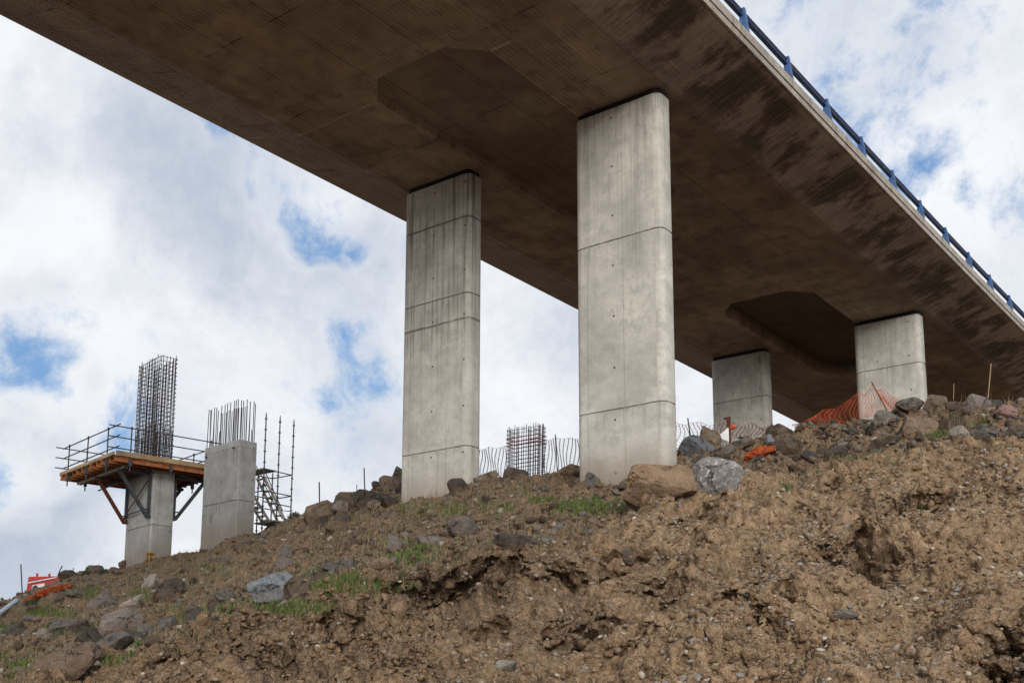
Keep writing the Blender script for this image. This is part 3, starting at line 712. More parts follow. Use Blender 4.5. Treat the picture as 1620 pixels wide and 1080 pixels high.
for s in (-1, 1):
    for x in (-1.17, 1.13):
        b = MB(); yw = s*.58; yo = s*2.05
        b.bar((x, yw, lz(PZ-.12)), (x, yo, lz(PZ-.14)), .10, .12)
        b.obj('bracket', M_STEEL, wp)
        st = MB(); st.bar((x, yo-s*.15, lz(PZ-.2)), (x, yw+s*.06, lz(FZ)), .13, .13); st.box((x, yw, lz(FZ)), (.24, .16, .10)); st.obj('strut', M_RUST if s < 0 and x < 0 else M_STEEL, wp)
        po = MB(); po.box((x, yw, lz((PZ+FZ)/2-.08)), (.11, .10, PZ-FZ-.3)); po.obj('bracket_post', M_STEEL, wp)
    tb = MB(); tb.tube([(-1.17, s*.66, lz(FZ+.2)), (1.13, s*.66, lz(PZ-.4))], .028); tb.tube([(-1.35, s*.66, lz(FZ+.3)), (1.35, s*.66, lz(FZ+.32))], .028)
    tb.tube([(-2.6, s*1.3, lz(PZ-.42)), (-.6, s*1.25, lz(PZ-.36))], .03); tb.tube([(-2.4, s*1.15, lz(PZ-.30)), (-.9, s*1.1, lz(PZ-.30))], .03)
    tb.obj('brace_tube', M_STEEL, wp)
def railing(a, b, n, over=(.2, .2), zsh=0.0):
    a = Vector(a); b = Vector(b); d = (b-a).normalized(); rb = MB()
    for h in (.32, .78, 1.24):
        rb.tube([a-d*over[0]+Vector((0, 0, lz(PZ+.25)+h+zsh)), b+d*over[1]+Vector((0, 0, lz(PZ+.25)+h))], .026)
    r = rb.obj('railing', M_STEEL, wp)
    for k in range(n):
        f = (k+.35)/(n-.3) if n > 1 else .5; q = a+(b-a)*f
        pb = MB(); pb.tube([q+Vector((0, 0, lz(PZ-.32))), q+Vector((0, 0, lz(PZ+.25)+1.32))], .03)
        pb.box(q+Vector((0, 0, lz(PZ+.02))), (.12, .12, .26)); pb.box(q+Vector((0, 0, lz(PZ+.25)+1.24)), (.07, .09, .07)); pb.obj('rail_post', M_STEEL, r)
railing((X0, Y0-.05, 0), (X1, Y0-.05, 0), 3, (.0, .45))
railing((X1+.02, Y0, 0), (X1+.02, Y1, 0), 3, (.35, .5))
railing((X0, Y1, 0), (X1, Y1, 0), 3, (.3, .2))
railing((X0+.1, Y0, 0), (X0+.1, Y1, 0), 2, (.4, .2))

# free standing cage near the ridge
P7 = (-34.6, 46.8); G7 = float(ground_xy(*P7)[2])
c7 = thing('rebar_cage', 'low rectangular rebar cage with a red band, standing behind the ridge between two piers', 'rebar cage', (P7[0], P7[1], G7), -.03)
z70 = -.3; z71 = 14.72-G7
cg = rebar_grid(c7, 2.25, .80, z70, z71, 14, 3, .21, 0, 12, name='ties', bar=.018); c7.rotation_euler = (0, R_(1.2), -.03)
b = MB()
for zz in (z71-1.0, z71-.82, z71-.62):
    for s in (-1, 1): b.tube([(-1.1, s*.37, zz), (1.1, s*.37, zz+.03)], .022, 5); b.tube([(s*1.1, -.37, zz), (s*1.1, .37, zz)], .022, 5)
b.obj('red_tape', M_REDBAR, c7)

# stair tower scaffold beside the starter-bar pier
SX_ = -38.0; SYs = (31.8, 32.62, 33.45)
gS = min(float(ground_xy(SX_, y)[2]) for y in SYs)-.3
sc_ = thing('stair_scaffold', 'steel scaffold stair tower with zigzag stairs behind the starter-bar pier', 'scaffold', (SX_, 32.6, gS))
def sl(x, y, z): return (x-SX_, y-32.6, z-gS)
XB = SX_-1.35
zA = at_y(421, 740, 31.8)[2]
for x, tops in ((SX_, (12.80, 12.82, 12.82)), (XB, (11.15, 10.4, 10.5))):
    for y, zt in zip(SYs, tops):
        b = MB(); b.tube([sl(x, y, gS), sl(x, y, zt)], .03, 7); b.tube([sl(x, y, zt), sl(x, y, zt+.1)], .018, 6)
        z = zt-.2
        while z > gS: b.tube([sl(x, y, z-.02), sl(x, y, z+.02)], .062, 8); z -= .5
        b.obj('standard', M_STEEL, sc_)
for z in (zA-.02, zA-1.0, zA-1.5):
    for x in (SX_, XB): MB().tube([sl(x, 31.8, z), sl(x, 33.45, z-.02)], .026).obj('ledger', M_STEEL, sc_)
for y in (31.8, 33.45):
    for z in (zA-.03, zA-1.02): MB().tube([sl(SX_, y, z), sl(XB, y, z)], .026).obj('ledger', M_STEEL, sc_)
b = MB()
for off in (0, .62): b.tube([sl(SX_-.05, 31.85, zA-.05-off), sl(SX_-.05, 33.0, zA-1.75-off*.6), sl(SX_-.05, 33.4, zA-1.72-off*.6)], .022)
b.tube([sl(XB+.1, 31.9, zA+.9), sl(XB+.1, 33.2, zA-.6)], .022)
b.obj('handrail', M_STEEL, sc_)
MB().box(sl((SX_+XB)/2, 32.15, zA), (1.3, .75, .06)).obj('landing', M_GALV, sc_)
MB().box(sl((SX_+XB)/2+.1, 32.9, zA-2.3), (1.4, 1.0, .06)).obj('landing', M_GALV, sc_)
for k, (x, ya, za, yb_, zb_) in enumerate(((SX_-.35, 31.9, zA-.35, 33.3, zA-2.28), (SX_-.95, 33.2, zA-2.35, 31.9, zA-3.6), (SX_-.95, 31.6, zA-.9, 32.8, zA-2.2))):
    b = MB()
    for s in (-.25, .25): b.bar(sl(x+s, ya, za), sl(x+s, yb_, zb_), .03, .13)
    for q in np.linspace(.04, .96, 8): b.box(sl(x, ya+(yb_-ya)*q, za+(zb_-za)*q), (.48, .20, .035))
    b.obj('stair_flight', M_STAIR, sc_)

# ------------------------------------------------------------------ safety nets, stakes and small site things
def net(name, label, top, bot, nu, nv, mat, mat2, group, posts=(), sag=.06, seed=1, th=.011, vth=.012, kn=.03):
    rn = random.Random(seed); k = len(top)
    base = bot[0]
    root = thing(name, label, 'safety net', tuple(base), 0, group)
    def pt(u, v):
        f = u*(k-1); i = min(int(f), k-2); a = f-i
        tp = top[i]*(1-a)+top[i+1]*a; bp = bot[i]*(1-a)+bot[i+1]*a
        p = bp*(1-v)+tp*v
        n = np.array([p[0], p[1], 0])/math.hypot(p[0], p[1]); tx = np.array([n[1], -n[0], 0])
        wv = math.sin(u*23+v*3+seed)*sag+math.sin(u*61+seed*2+v*5)*sag*.45
        lat = math.sin(v*5+u*9+seed)*sag*.8
        dz = -abs(math.sin(u*(k-1)*math.pi))*sag*1.2*v
        return tuple(p+n*wv+tx*lat+np.array([0, 0, dz])-base)
    b = MB()
    for j in range(nv+1):
        v = j/nv; b.tube([pt(i/(nu*1.0), v) for i in range(nu+1)], th*(1.6 if j in (0, nv) else 1), 4)
    o = b.obj('net', mat, root)
    c = MB()
    for i in range(nu+1):
        c.tube([pt(i/nu, j/10) for j in range(11)], vth, 4)
        if i % 1 == 0:
            for j in range(nv):
                q = pt(i/nu, (j+.5)/nv); c.box(q, (kn, kn, kn))
    c.obj('net_strands', mat2, root)
    for a, e in posts: MB().tube([tuple(np.array(a)-base), tuple(np.array(e)-base)], .02, 6).obj('stake', M_REBAR, root)
    return root
def A(x, y, r): return np.array(at_r(x, y, r))
NG = 'plastic safety nets strung behind the ridge'
net('safety_net', 'dark see-through net beside the weathered pier, meeting the rebar cage', [A(752, 709, 40), A(775, 707, 41), A(799, 704, 42)], [A(752, 752, 40), A(775, 752, 41), A(799, 752, 42)], 10, 12, M_NETW, M_NETD, NG, seed=2, th=.004)
net('safety_net', 'pale sagging net with one stake, between the rebar cage and the tallest pier', [A(862, 695, 42), A(880, 691, 41), A(900, 691.5, 40), A(920, 692, 39)], [A(862, 752, 42), A(880, 752, 41), A(900, 750, 40), A(920, 742, 39)], 11, 16, M_NETW, M_NETD, NG, posts=[(A(878.5, 687, 41), A(882, 752, 41))], seed=3, th=.004)
net('safety_net', 'pale orange net crossing in front of the far short pier by the marker post', [A(1066, 666, 34), A(1110, 666, 34), A(1150, 667, 34.3), A(1190, 667.5, 34.6), A(1224, 671, 35)], [A(1066, 712, 34), A(1110, 700, 34), A(1150, 697, 34.3), A(1190, 690, 34.6), A(1224, 686, 35)], 26, 8, M_NETW, M_NETD, NG, posts=[(A(1088, 661, 34), A(1094, 702, 34))], seed=4, sag=.10, th=.0045, vth=.006, kn=.026)
net('safety_net', 'bright red-orange net draped from a leaning stake in front of the concrete pier', [A(1258, 671, 36), A(1300, 647, 36), A(1354, 621, 36), A(1384, 606, 36), A(1400, 611, 36), A(1418, 632, 36.2)], [A(1258, 676, 36), A(1300, 672, 36), A(1354, 664, 36), A(1384, 657, 36), A(1402, 652, 36), A(1420, 648, 36.2)], 34, 11, M_NET, M_NET, NG, posts=[(A(1379, 604, 35.9), A(1408, 658, 35.9))], seed=6, sag=.13, th=.0045, vth=.0055, kn=.016)

def stake(x0, y0, x1, y1, r, label, rad=.016, mat=None, name='steel_stake', cat='stake', group=None):
    a, e = A(x0, y0, r), A(x1, y1+8, r); b = MB().tube([(0, 0, 0), tuple(a-e)], rad, 6)
    o = b.obj(name, mat or M_REBAR); o.location = tuple(e); tag(o, label, cat, group); return o
stake(505, 762, 505.5, 793, 40, 'short dark stake above the big pale skyline boulder', .025)
stake(576, 740, 577, 768, 38, 'dark stake on the skyline beside the rock heap', .022)
stake(564.5, 766, 564.5, 776, 38, 'very short stub of bar poking up on the skyline', .014)
stake(33, 892, 35.5, 938, 44, 'tall thin pole beside the red tipper body', .025, M_STEEL)
stake(1568, 575, 1563, 622, 29, 'pale dry reed stalk, tallest on the rubble crest', .012, M_PLY, 'dry_stalk', 'plant stalk')
stake(1509, 607, 1508.5, 624, 29, 'thin short dry stalk in front of the dark soffit', .008, M_PLY, 'dry_stalk', 'plant stalk')
# rusty marker post
e = A(1155, 694, 30.5); mp = thing('marker_post', 'rusty steel post with a flat head plate among the rubble', 'post', tuple(e))
hp = 31*30.5/F*1.15
b = MB(); b.box((0, 0, hp/2-.1), (.045, .045, hp+.2)); b.obj('upright', M_RUST, mp)
b = MB(); b.box((-.035, 0, hp*.78), (.10, .05, hp*.42)); b.box((-.07, 0, hp-.02), (.20, .06, .05)); b.obj('head_plate', M_RUST, mp)
b = MB(); b.tube([(0, 0, hp*.44), (.06, 0, hp*.5), (.15, -.01, hp*.55), (.17, -.01, hp*.60)], [.03, .07, .06, .02], 7); o = b.obj('orange_cap', M_NET, mp, True)
e = A(1145, 694, 31.5); b = MB(); b.add([(-.05, 0, 0), (.17, 0, -.1), (.17, 0, .30), (.10, 0, .30), (-.10, 0, .14), (-.05, .02, 0), (.17, .02, -.1), (.17, .02, .30), (.10, .02, .30), (-.10, .02, .14)], [(0, 1, 2, 3, 4), (9, 8, 7, 6, 5), (0, 5, 6, 1), (1, 6, 7, 2), (2, 7, 8, 3), (3, 8, 9, 4), (4, 9, 5, 0)])
o = b.obj('white_board', M_WHITE); o.location = tuple(e); o.rotation_euler = (0, 0, .45); tag(o, 'broken white board leaning behind the rusty marker post', 'board')
# yellow stool-like prop stand at the pier foot
i0 = ground_px(237, 888); e = A(237, 889, min(rho_g[i0], 48.5)); st_ = thing('trestle_stand', 'small yellow steel stand at the foot of the platform pier', 'stand', tuple(e))
MB().box((0, 0, .36), (.30, .26, .05)).obj('seat_plate', M_YELL, st_)
b = MB(); b.box((0, 0, .28), (.16, .14, .13)); b.obj('collar', M_YELL, st_)
for sx in (-1, 1):
    for sy in (-1, 1): MB().bar((sx*.09, sy*.08, .34), (sx*.12, sy*.11, -.1), .035).obj('leg', M_YELL, st_)
# red tipper body behind the shoulder of the hill
rp = A(80, 938, 54); TR = thing('tipper_body', 'red steel tipper body with a pale window, mostly hidden behind the hill shoulder', 'tipper', tuple(rp), math.atan2(-rp[0], rp[1])+.0)
ppm = 54/F
W_, H_ = 66*ppm, 27*ppm
b = MB(); b.add([(-W_*.52, -.1, -.6), (W_*.50, -.1, -.6), (W_*.50, 1.6, -.6), (-W_*.52, 1.6, -.6), (-W_*.47, -.1, H_*.85), (W_*.50, -.1, H_*1.0), (W_*.50, 1.6, H_*1.0), (-W_*.47, 1.6, H_*.85)], [(0, 3, 2, 1), (4, 5, 6, 7), (0, 1, 5, 4), (1, 2, 6, 5), (2, 3, 7, 6), (3, 0, 4, 7)])
b.obj('body', M_RED, TR, bevel=.03)
b = MB(); b.bar((-W_*.47, -.14, H_*.50), (W_*.1, -.14, H_*.86), .04, .05); b.obj('white_stripe', M_WHITE, TR)
b = MB(); b.add([(-W_*.40, -.13, H_*.12), (-W_*.12, -.13, H_*.20), (-W_*.14, -.13, H_*.52), (-W_*.38, -.13, H_*.40)], [(0, 1, 2, 3)]); b.obj('window', M_WHITE, TR)
for k, xx in enumerate((-.30, -.05, .2, .42)): MB().box((W_*xx, .3, H_*(.93+.06*k/3)+.05), (.10, .10, .16)).obj('hinge_lug', M_RED, TR)
b = MB(); b.tube([(W_*.12, .2, H_), (W_*.2, .2, H_*1.55)], .03); b.tube([(W_*.28, .2, H_*1.05), (W_*.42, .2, H_*1.2), (W_*.44, .2, H_*1.45)], .03); b.obj('lever', M_STEEL, TR)

# heaps of crumpled orange netting
def crumple(label, x, y, rad, dims, seed, rot=0.0):
    i = ground_px(x, y); c = Pn[i]
    bm = bmesh.new(); bmesh.ops.create_icosphere(bm, subdivisions=5, radius=1)
    V = np.array([v.co[:] for v in bm.verts]); n = fbm(V*1.0, .45, 4, .6, seed, 2); n2_ = fbm(V, .16, 2, .6, seed+4)
    V2 = V*(1+.30*n+.16*n2_)[:, None]*np.array(dims); V2[:, 2] = np.where(V2[:, 2] < 0, V2[:, 2]*.3, V2[:, 2])
    for v, q in zip(bm.verts, V2): v.co = q
    me = bpy.data.meshes.new('orange_netting'); bm.to_mesh(me); bm.free(); me.shade_smooth(); o = link('orange_netting', me, M_NETHEAP)
    o.location = tuple(c); o.rotation_euler = (0, rot, math.atan2(-c[0], c[1])); tag(o, label, 'netting'); return o
t = NT('crumpled_orange_net'); p = t.coord(); n1 = t.noise(p, 6, 5, .7, .5); vv = t.voro(p, 26, 'DISTANCE_TO_EDGE')
c = t.mix(t.ramp(n1, .35, .65), (.50, .075, .018), (.85, .20, .055)); c = t.mix(t.math('MULTIPLY', t.ramp(vv, .12, .03), .45), c, (.28, .05, .015))
c = t.mix(t.math('MULTIPLY', t.ramp(t.noise(p, 3, 4), .55, .7), .5), c, (.16, .09, .05)); t.bump(t.math('ADD', n1, t.ramp(vv, 0, .2)), 1.0, .05); M_NETHEAP = t.done(c, .75)
crumple('crumpled orange netting bundle wedged under the leaning grey slab', 1203, 722, 1, (.36, .22, .19), 3, -.25)
crumple('long heap of orange netting spilling downhill in front of the red tipper', 78, 940, 1, (.72, .3, .20), 8, -.38)
# pale pipe at the shoulder
a, e = A(26, 950, 43), A(-25, 988, 40); b = MB(); b.tube([tuple((a*(1-f)+e*f)-e) for f in np.linspace(0, 1, 24)], [.085+.008*(k % 2) for k in range(24)], 12)
o = b.obj('drain_pipe', M_PIPE, None, True); o.location = tuple(e); tag(o, 'pale blue-grey drain pipe lying down the hill shoulder', 'pipe')

# ------------------------------------------------------------------ rocks
def rock_mat(name, c1, c2, c3, speck=.5, scale=4.0, soil=.75):
    t = NT(name); p = t.coord(); oi = t.node('ShaderNodeObjectInfo').outputs['Random']
    p2 = t.node('ShaderNodeVectorMath', operation='ADD'); t.l.new(p, p2.inputs[0]); cmb = t.node('ShaderNodeCombineXYZ'); r10 = t.math('MULTIPLY', oi, 40.0); [t.l.new(r10, cmb.inputs[k]) for k in range(3)]
    t.l.new(cmb.outputs[0], p2.inputs[1]); p = p2.outputs[0]
    n1 = t.noise(p, scale, 6, .65); n2 = t.noise(p, scale*5, 5, .7); n3 = t.noise(p, scale*14, 3, .7); lay = t.noise(t.vec(p, (1, 1, 4)), scale*1.2, 4, .6)
    c = t.mix(t.ramp(n1, .32, .68), c1, c2); c = t.mix(t.math('MULTIPLY', t.ramp(n2, .50, .68), speck), c, c3)
    c = t.mix(t.math('MULTIPLY', t.ramp(n3, .55, .42), .4), c, [x*.4 for x in c1]); c = t.mix(t.math('MULTIPLY', t.ramp(lay, .6, .72), .35), c, [x*.45 for x in c1])
    br = t.math('ADD', .72, t.math('MULTIPLY', oi, .55)); hs = t.node('ShaderNodeHueSaturation'); t.put(hs.inputs['Color'], c); t.put(hs.inputs['Value'], br); c = hs.outputs[0]
    g = t.node('ShaderNodeNewGeometry'); sz = t.node('ShaderNodeSeparateXYZ'); t.l.new(t.coord('Generated'), sz.inputs[0])
    sf = t.math('MULTIPLY', t.ramp(t.math('ADD', sz.outputs[2], t.math('MULTIPLY', t.math('SUBTRACT', n1, .5), .7)), .62, .25), soil)
    c = t.mix(sf, c, (.125, .080, .048))
    fr = t.voro(t.vec(p, (1, 1, 1.8)), scale*.55, 'DISTANCE_TO_EDGE'); crk = t.math('MULTIPLY', t.ramp(t.math('ADD', fr, t.math('MULTIPLY', t.math('SUBTRACT', n1, .5), .55)), .022, .0), t.ramp(n2, .46, .62))
    c = t.mix(t.math('MULTIPLY', crk, .5), c, [x*.25 for x in c1])
    t.bump(t.math('SUBTRACT', t.math('ADD', t.math('MULTIPLY', n1, .6), t.math('ADD', t.math('MULTIPLY', n2, .7), t.math('MULTIPLY', n3, .3))), crk), 1.0, .08)
    return t.done(c, .94)
RM = {'brown': rock_mat('brown_rock', (.135, .095, .066), (.215, .16, .115), (.30, .24, .185)),
      'orange': rock_mat('ochre_rock', (.17, .115, .075), (.265, .19, .13), (.36, .285, .21), .6, 4.5),
      'tan': rock_mat('tan_rock', (.24, .15, .09), (.36, .245, .155), (.42, .33, .24), .5, 3, .5),
      'slate': rock_mat('slate_rock', (.085, .092, .10), (.155, .165, .18), (.30, .31, .32), .5, 4, .5),
      'grey': rock_mat('grey_rock', (.12, .105, .088), (.21, .188, .16), (.34, .31, .275)),
      'dark': rock_mat('dark_rock', (.066, .052, .042), (.125, .102, .083), (.20, .175, .15)),
      'blue': rock_mat('blue_grey_rock', (.15, .165, .18), (.27, .29, .31), (.46, .47, .48), .5, 3.5, .35),
      'pale': rock_mat('pale_rock', (.27, .235, .19), (.36, .32, .27), (.45, .42, .37), .5, 4, .4),
      'speck': rock_mat('speckled_rock', (.24, .215, .20), (.42, .40, .38), (.88, .87, .85), .95, 1.9, .12),
      'pink': rock_mat('pink_rock', (.27, .15, .13), (.36, .22, .19), (.50, .42, .38), .6, 5, .3),
      'mauve': rock_mat('mauve_rock', (.15, .125, .108), (.23, .195, .172), (.34, .30, .27), .5, 3, .45)}
def rock_mesh(seed, sub=4, cuts=12, rough=.14, dims=(1, 1, 1), flat_=0.0, round_=0.0):
    rg = np.random.default_rng(seed); bm = bmesh.new(); bmesh.ops.create_icosphere(bm, subdivisions=sub, radius=1)
    V = np.array([v.co[:] for v in bm.verts])
    for k in range(cuts):
        n = rg.normal(size=3); n /= np.linalg.norm(n); d = rg.uniform(.42, .74)+round_*.26
        V = V-np.maximum(V@n-d, 0)[:, None]*n
    for k in range(cuts*2):
        n = rg.normal(size=3); n /= np.linalg.norm(n); m = (V@n).max(); d = m*rg.uniform(.90, .97)
        V = V-np.maximum(V@n-d, 0)[:, None]*n
    if flat_: V[:, 2] = np.minimum(V[:, 2], flat_*V[:, 2].max())
    V = V/np.abs(V).max(0)
    nn = fbm(V, 1.1, 2, .5, seed*3.1)*.55+fbm(V, .30, 3, .6, seed*1.7, 2)*.22+fbm(V, .09, 2, .6, seed*2.3)*.07
    V = V*(1+rough*nn)[:, None]*np.array(dims)
    for v, q in zip(bm.verts, V): v.co = q
    me = bpy.data.meshes.new('rock'); bm.to_mesh(me); bm.free(); me.shade_smooth(); me.set_sharp_from_angle(angle=R_(22)); return me
def place_rock(x, y, wpx, hpx, kind, label, seed, name='boulder', cat='boulder', tilt=0.0, yaw=None, flat_=0.0, round_=0.0, sink=.37, depth=.8, group=None, sub=5, rough=.15, r=None):
    # (x, y): foot of the rock where it meets the ground
    if r is None: i = ground_px(x, y); c = Pn[i].copy(); r = rho_g[i]
    else: c = A(x, y, r)
    s = np.linalg.norm(c)/F/1.02; a = wpx*s/2; h = hpx*s/(2*(1-sink)); d = a*depth
    me = rock_mesh(seed, sub, 12, rough, (a, d, h), flat_, round_)
    o = link(name, me, RM[kind])
    hdv = np.array([c[0], c[1], 0])/math.hypot(c[0], c[1])
    o.location = tuple(c+hdv*d*.55+np.array([0, 0, h*(1-2*sink)+d*.55*.2]))
    o.rotation_euler = (0, tilt, math.atan2(-c[0], c[1])+(yaw if yaw is not None else 0)); tag(o, label, cat, group); return o
NAMED = [
 (1030, 797, 146, 60, 'tan', 'huge flat-topped ochre boulder at the foot of the tallest pier', 211, dict(flat_=.8, sink=.22, depth=.75, sub=5)),
 (1134, 784, 86, 64, 'speck', 'rounded grey boulder speckled white, next to the flat-topped ochre boulder', 12, dict(round_=.75, sink=.15, sub=5, rough=.09)),
 (1103, 716, 62, 34, 'slate', 'blue-grey boulder behind the speckled one, by the slanted slab', 13, {}),
 (1126, 704, 40, 34, 'brown', 'lumpy brown boulder between the blue-grey boulder and the marker post', 14, {}),
 (1161, 718, 86, 20, 'grey', 'long grey stone slab leaning over the orange netting bundle', 15, dict(tilt=-.42, sink=.1, depth=.5)),
 (936, 773, 26, 28, 'grey', 'small pointed grey stone standing against the tallest pier', 16, dict(depth=.6)),
 (729, 780, 46, 26, 'dark', 'dark rock leaning on the foot of the weathered pier', 17, {}),
 (1406, 675, 48, 30, 'grey', 'grey angular rock on the crest below the leaning stake', 18, {}),
 (1445, 694, 74, 40, 'orange', 'large ochre rock on the crest under the pier by the red net', 19, {}),
 (1440, 646, 44, 20, 'grey', 'flat grey rock at the base of the pier beside the red net', 20, {}),
 (1590, 670, 42, 30, 'pink', 'pink rock perched on the rubble crest', 21, dict(sink=.15)),
 (1516, 691, 32, 18, 'pale', 'small pale jagged rock beside the grass tuft on the crest', 22, {}),
 (1340, 777, 30, 8, 'pale', 'thin pale stone flake lying on bare soil under the crest', 23, dict(sink=.1)),
 (805, 866, 78, 34, 'dark', 'dark grey slab of rock lying on the lip of the cut bank', 24, dict(flat_=.7, sink=.2)),
 (437, 953, 104, 44, 'blue', 'big blue-grey boulder above the grass strip', 125, dict(sub=5, sink=.25, tilt=-.12)),
 (478, 948, 62, 36, 'brown', 'brown boulder tucked against the big blue-grey boulder', 26, {}),
 (506, 824, 60, 34, 'brown', 'big tan boulder on the skyline above the scaffold stairs', 27, dict(sub=5)),
 (612, 775, 52, 38, 'brown', 'jagged brown rock against the weathered pier, top of the heap', 28, {}),
 (589, 802, 70, 36, 'dark', 'broad dark brown boulder in the heap beside the weathered pier', 29, {}),
 (545, 806, 44, 26, 'brown', 'brown rock on the skyline between two stakes', 30, {}),
 (630, 752, 26, 18, 'grey', 'grey rock crowning the heap beside the weathered pier', 31, {}),
 (242, 931, 34, 22, 'pale', 'pale pointed slab sticking out of the slope below the platform pier', 32, dict(tilt=-.5)),
 (268, 948, 52, 34, 'dark', 'dark brown block beside the pale pointed slab', 33, {}),
 (197, 991, 78, 28, 'mauve', 'long mauve-grey boulder angled down the slope', 34, dict(tilt=-.4, sink=.45, depth=.5)),
 (228, 1012, 40, 34, 'grey', 'grey upright rock below the mauve-grey boulder', 35, dict(tilt=-.3)),
 (172, 1030, 74, 26, 'mauve', 'low flat slab half buried above the grass edge', 36, dict(tilt=-.35)),
 (105, 1064, 110, 30, 'brown', 'wide brown outcrop at the lowest corner of the slope', 37, dict(tilt=-.34, flat_=.7, sink=.5)),
 (165, 960, 54, 28, 'mauve', 'slanted slab rock in the middle of the weedy slope', 38, dict(tilt=-.55, depth=.5)),
 (205, 965, 46, 24, 'pale', 'pale ridged rock just above the mauve-grey boulder', 39, dict(tilt=-.3)),
 (142, 1020, 46, 30, 'dark', 'dark split rock left of the low flat slab', 40, {}),
 (193, 893, 14, 14, 'brown', 'round brown stone at the corner of the platform pier', 41, {}),
 (65, 1002, 18, 16, 'pale', 'small square pale stone alone on the weedy slope', 42, {}),
 (1372, 866, 34, 18, 'brown', 'brown stone set in the bank inside the dark hollow', 43, {}),
 (790, 1060, 78, 20, 'pale', 'flat pale stone near the bottom of the cut bank', 44, dict(flat_=.6)),
 (1335, 980, 50, 18, 'grey', 'low grey stone embedded in the gravelly bank', 45, {}),
 (992, 880, 44, 26, 'mauve', 'mauve stone by the grass tuft in the bank', 46, {}),
 (735, 845, 64, 26, 'mauve', 'mauve rock mass above the lip near the weathered pier', 47, {}),
 (680, 862, 60, 20, 'mauve', 'low mauve slab beside the grass above the bank', 48, dict(flat_=.6)),
 (628, 868, 40, 30, 'grey', 'leaning grey rock shard above the bank', 49, dict(tilt=-.6, depth=.5)),
 (610, 900, 50, 18, 'orange', 'flat tan stone right on the edge of the bank', 50, {}),
 (545, 905, 34, 22, 'grey', 'grey stone on the grass strip above the bank', 51, {}),
 (810, 755, 52, 20, 'dark', 'dark rock lying under the low rebar cage', 52, {}),
 (770, 762, 44, 22, 'brown', 'brown mound of rock beside the weathered pier', 53, {}),
 (905, 752, 50, 22, 'orange', 'rust-coloured rock beside the tallest pier under the pale net', 54, {}),
 (1170, 768, 30, 14, 'pink', 'pinkish stone peeping out above the speckled boulder', 55, {}),
 (1250, 715, 52, 30, 'brown', 'brown rounded rock right of the orange netting bundle', 56, {}),
 (1217, 703, 20, 16, 'blue', 'small blue-grey cobble above the orange netting bundle', 57, {}),
 (1230, 690, 44, 24, 'brown', 'brown angular rock on the crest near the far net', 58, {}),
 (1325, 725, 44, 22, 'dark', 'dark slate rock in the hollow of the rubble', 59, {}),
 (1480, 650, 40, 28, 'brown', 'brown rock on the crest beneath the dark soffit', 60, {}),
 (1545, 645, 46, 26, 'mauve', 'mauve-brown rock on the skyline below the reed stalk', 61, {}),
 (1418, 838, 26, 10, 'pale', 'small white-grey chip of rock on the gravelly bank', 62, {}),
]
for x, y, wp_, hp_, kind, lab, seed, kw in NAMED: place_rock(x, y, wp_, hp_, kind, lab, seed, **kw)
# unlisted rocks: one source mesh of each shape, copied
protos = {}
shapes = [rock_mesh(100+k, 4, 11, .16, (1, rng.uniform(.65, .95), rng.uniform(.45, .8))) for k in range(14)]
def scatter(n, box, kinds, size, label, group, seed, minr=0, dens=None, name='rock'):
    rg = np.random.default_rng(seed); x0, x1, y0, y1 = box
    wgt = (vis & (GX > x0) & (GX < x1) & (GY > y0) & (GY < y1)).astype(float)
    if dens is not None: wgt *= dens
    wgt *= 1.0/(rho_g*.0+1)
    idx = rg.choice(len(wgt), size=n, replace=False, p=wgt/wgt.sum())
    for i in idx:
        kd = kinds[rg.integers(len(kinds))]; k = int(rg.integers(len(shapes))); key = (kd, k)
        if key not in protos:
            m = shapes[k].copy(); m.materials.clear(); m.materials.append(RM[kd]); protos[key] = m
        s = size[0]*(size[1]/size[0])**(rg.random()**1.6)
        o = bpy.data.objects.new(name, protos[key]); COL.objects.link(o)
        o.location = tuple(Pn[i]-np.array([0, 0, s*.02])); o.scale = (s, s*rg.uniform(.7, 1), s*rg.uniform(.7, 1.1))
        o.rotation_euler = (rg.uniform(-.4, .4), rg.uniform(-.4, .4), rg.uniform(0, 6.28)); tag(o, label, 'rock', group)
up_ = upper > .6
scatter(122, (0, 640, 760, 1075), ['brown', 'brown', 'mauve', 'grey', 'dark', 'orange'], (.14, .52), 'small rough rock half buried in the weedy slope below the unfinished piers', 'loose rocks on the weedy slope', 1, dens=up_)
scatter(24, (470, 640, 745, 830), ['brown', 'orange', 'mauve', 'dark'], (.18, .55), 'rough brown rock in the skyline heap beside the weathered pier', 'rocks heaped beside the weathered pier', 2, dens=up_)
scatter(40, (640, 1060, 740, 870), ['brown', 'mauve', 'grey', 'dark', 'orange'], (.07, .28), 'small rock lying on the grassy ledge between the two nearer piers', 'loose rocks on the grassy ledge', 3, dens=up_)
scatter(92, (1070, 1620, 625, 735), ['brown', 'brown', 'dark', 'grey', 'mauve', 'brown'], (.10, .40), 'angular brown-grey rock in the rubble along the crest', 'rubble rocks along the crest', 4, dens=rubble > .4)
scatter(20, (560, 1620, 760, 1075), ['pale', 'grey', 'blue', 'orange', 'brown'], (.035, .11), 'small loose stone stuck in the gravelly cut bank', 'loose stones in the cut bank', 5, dens=~up_)

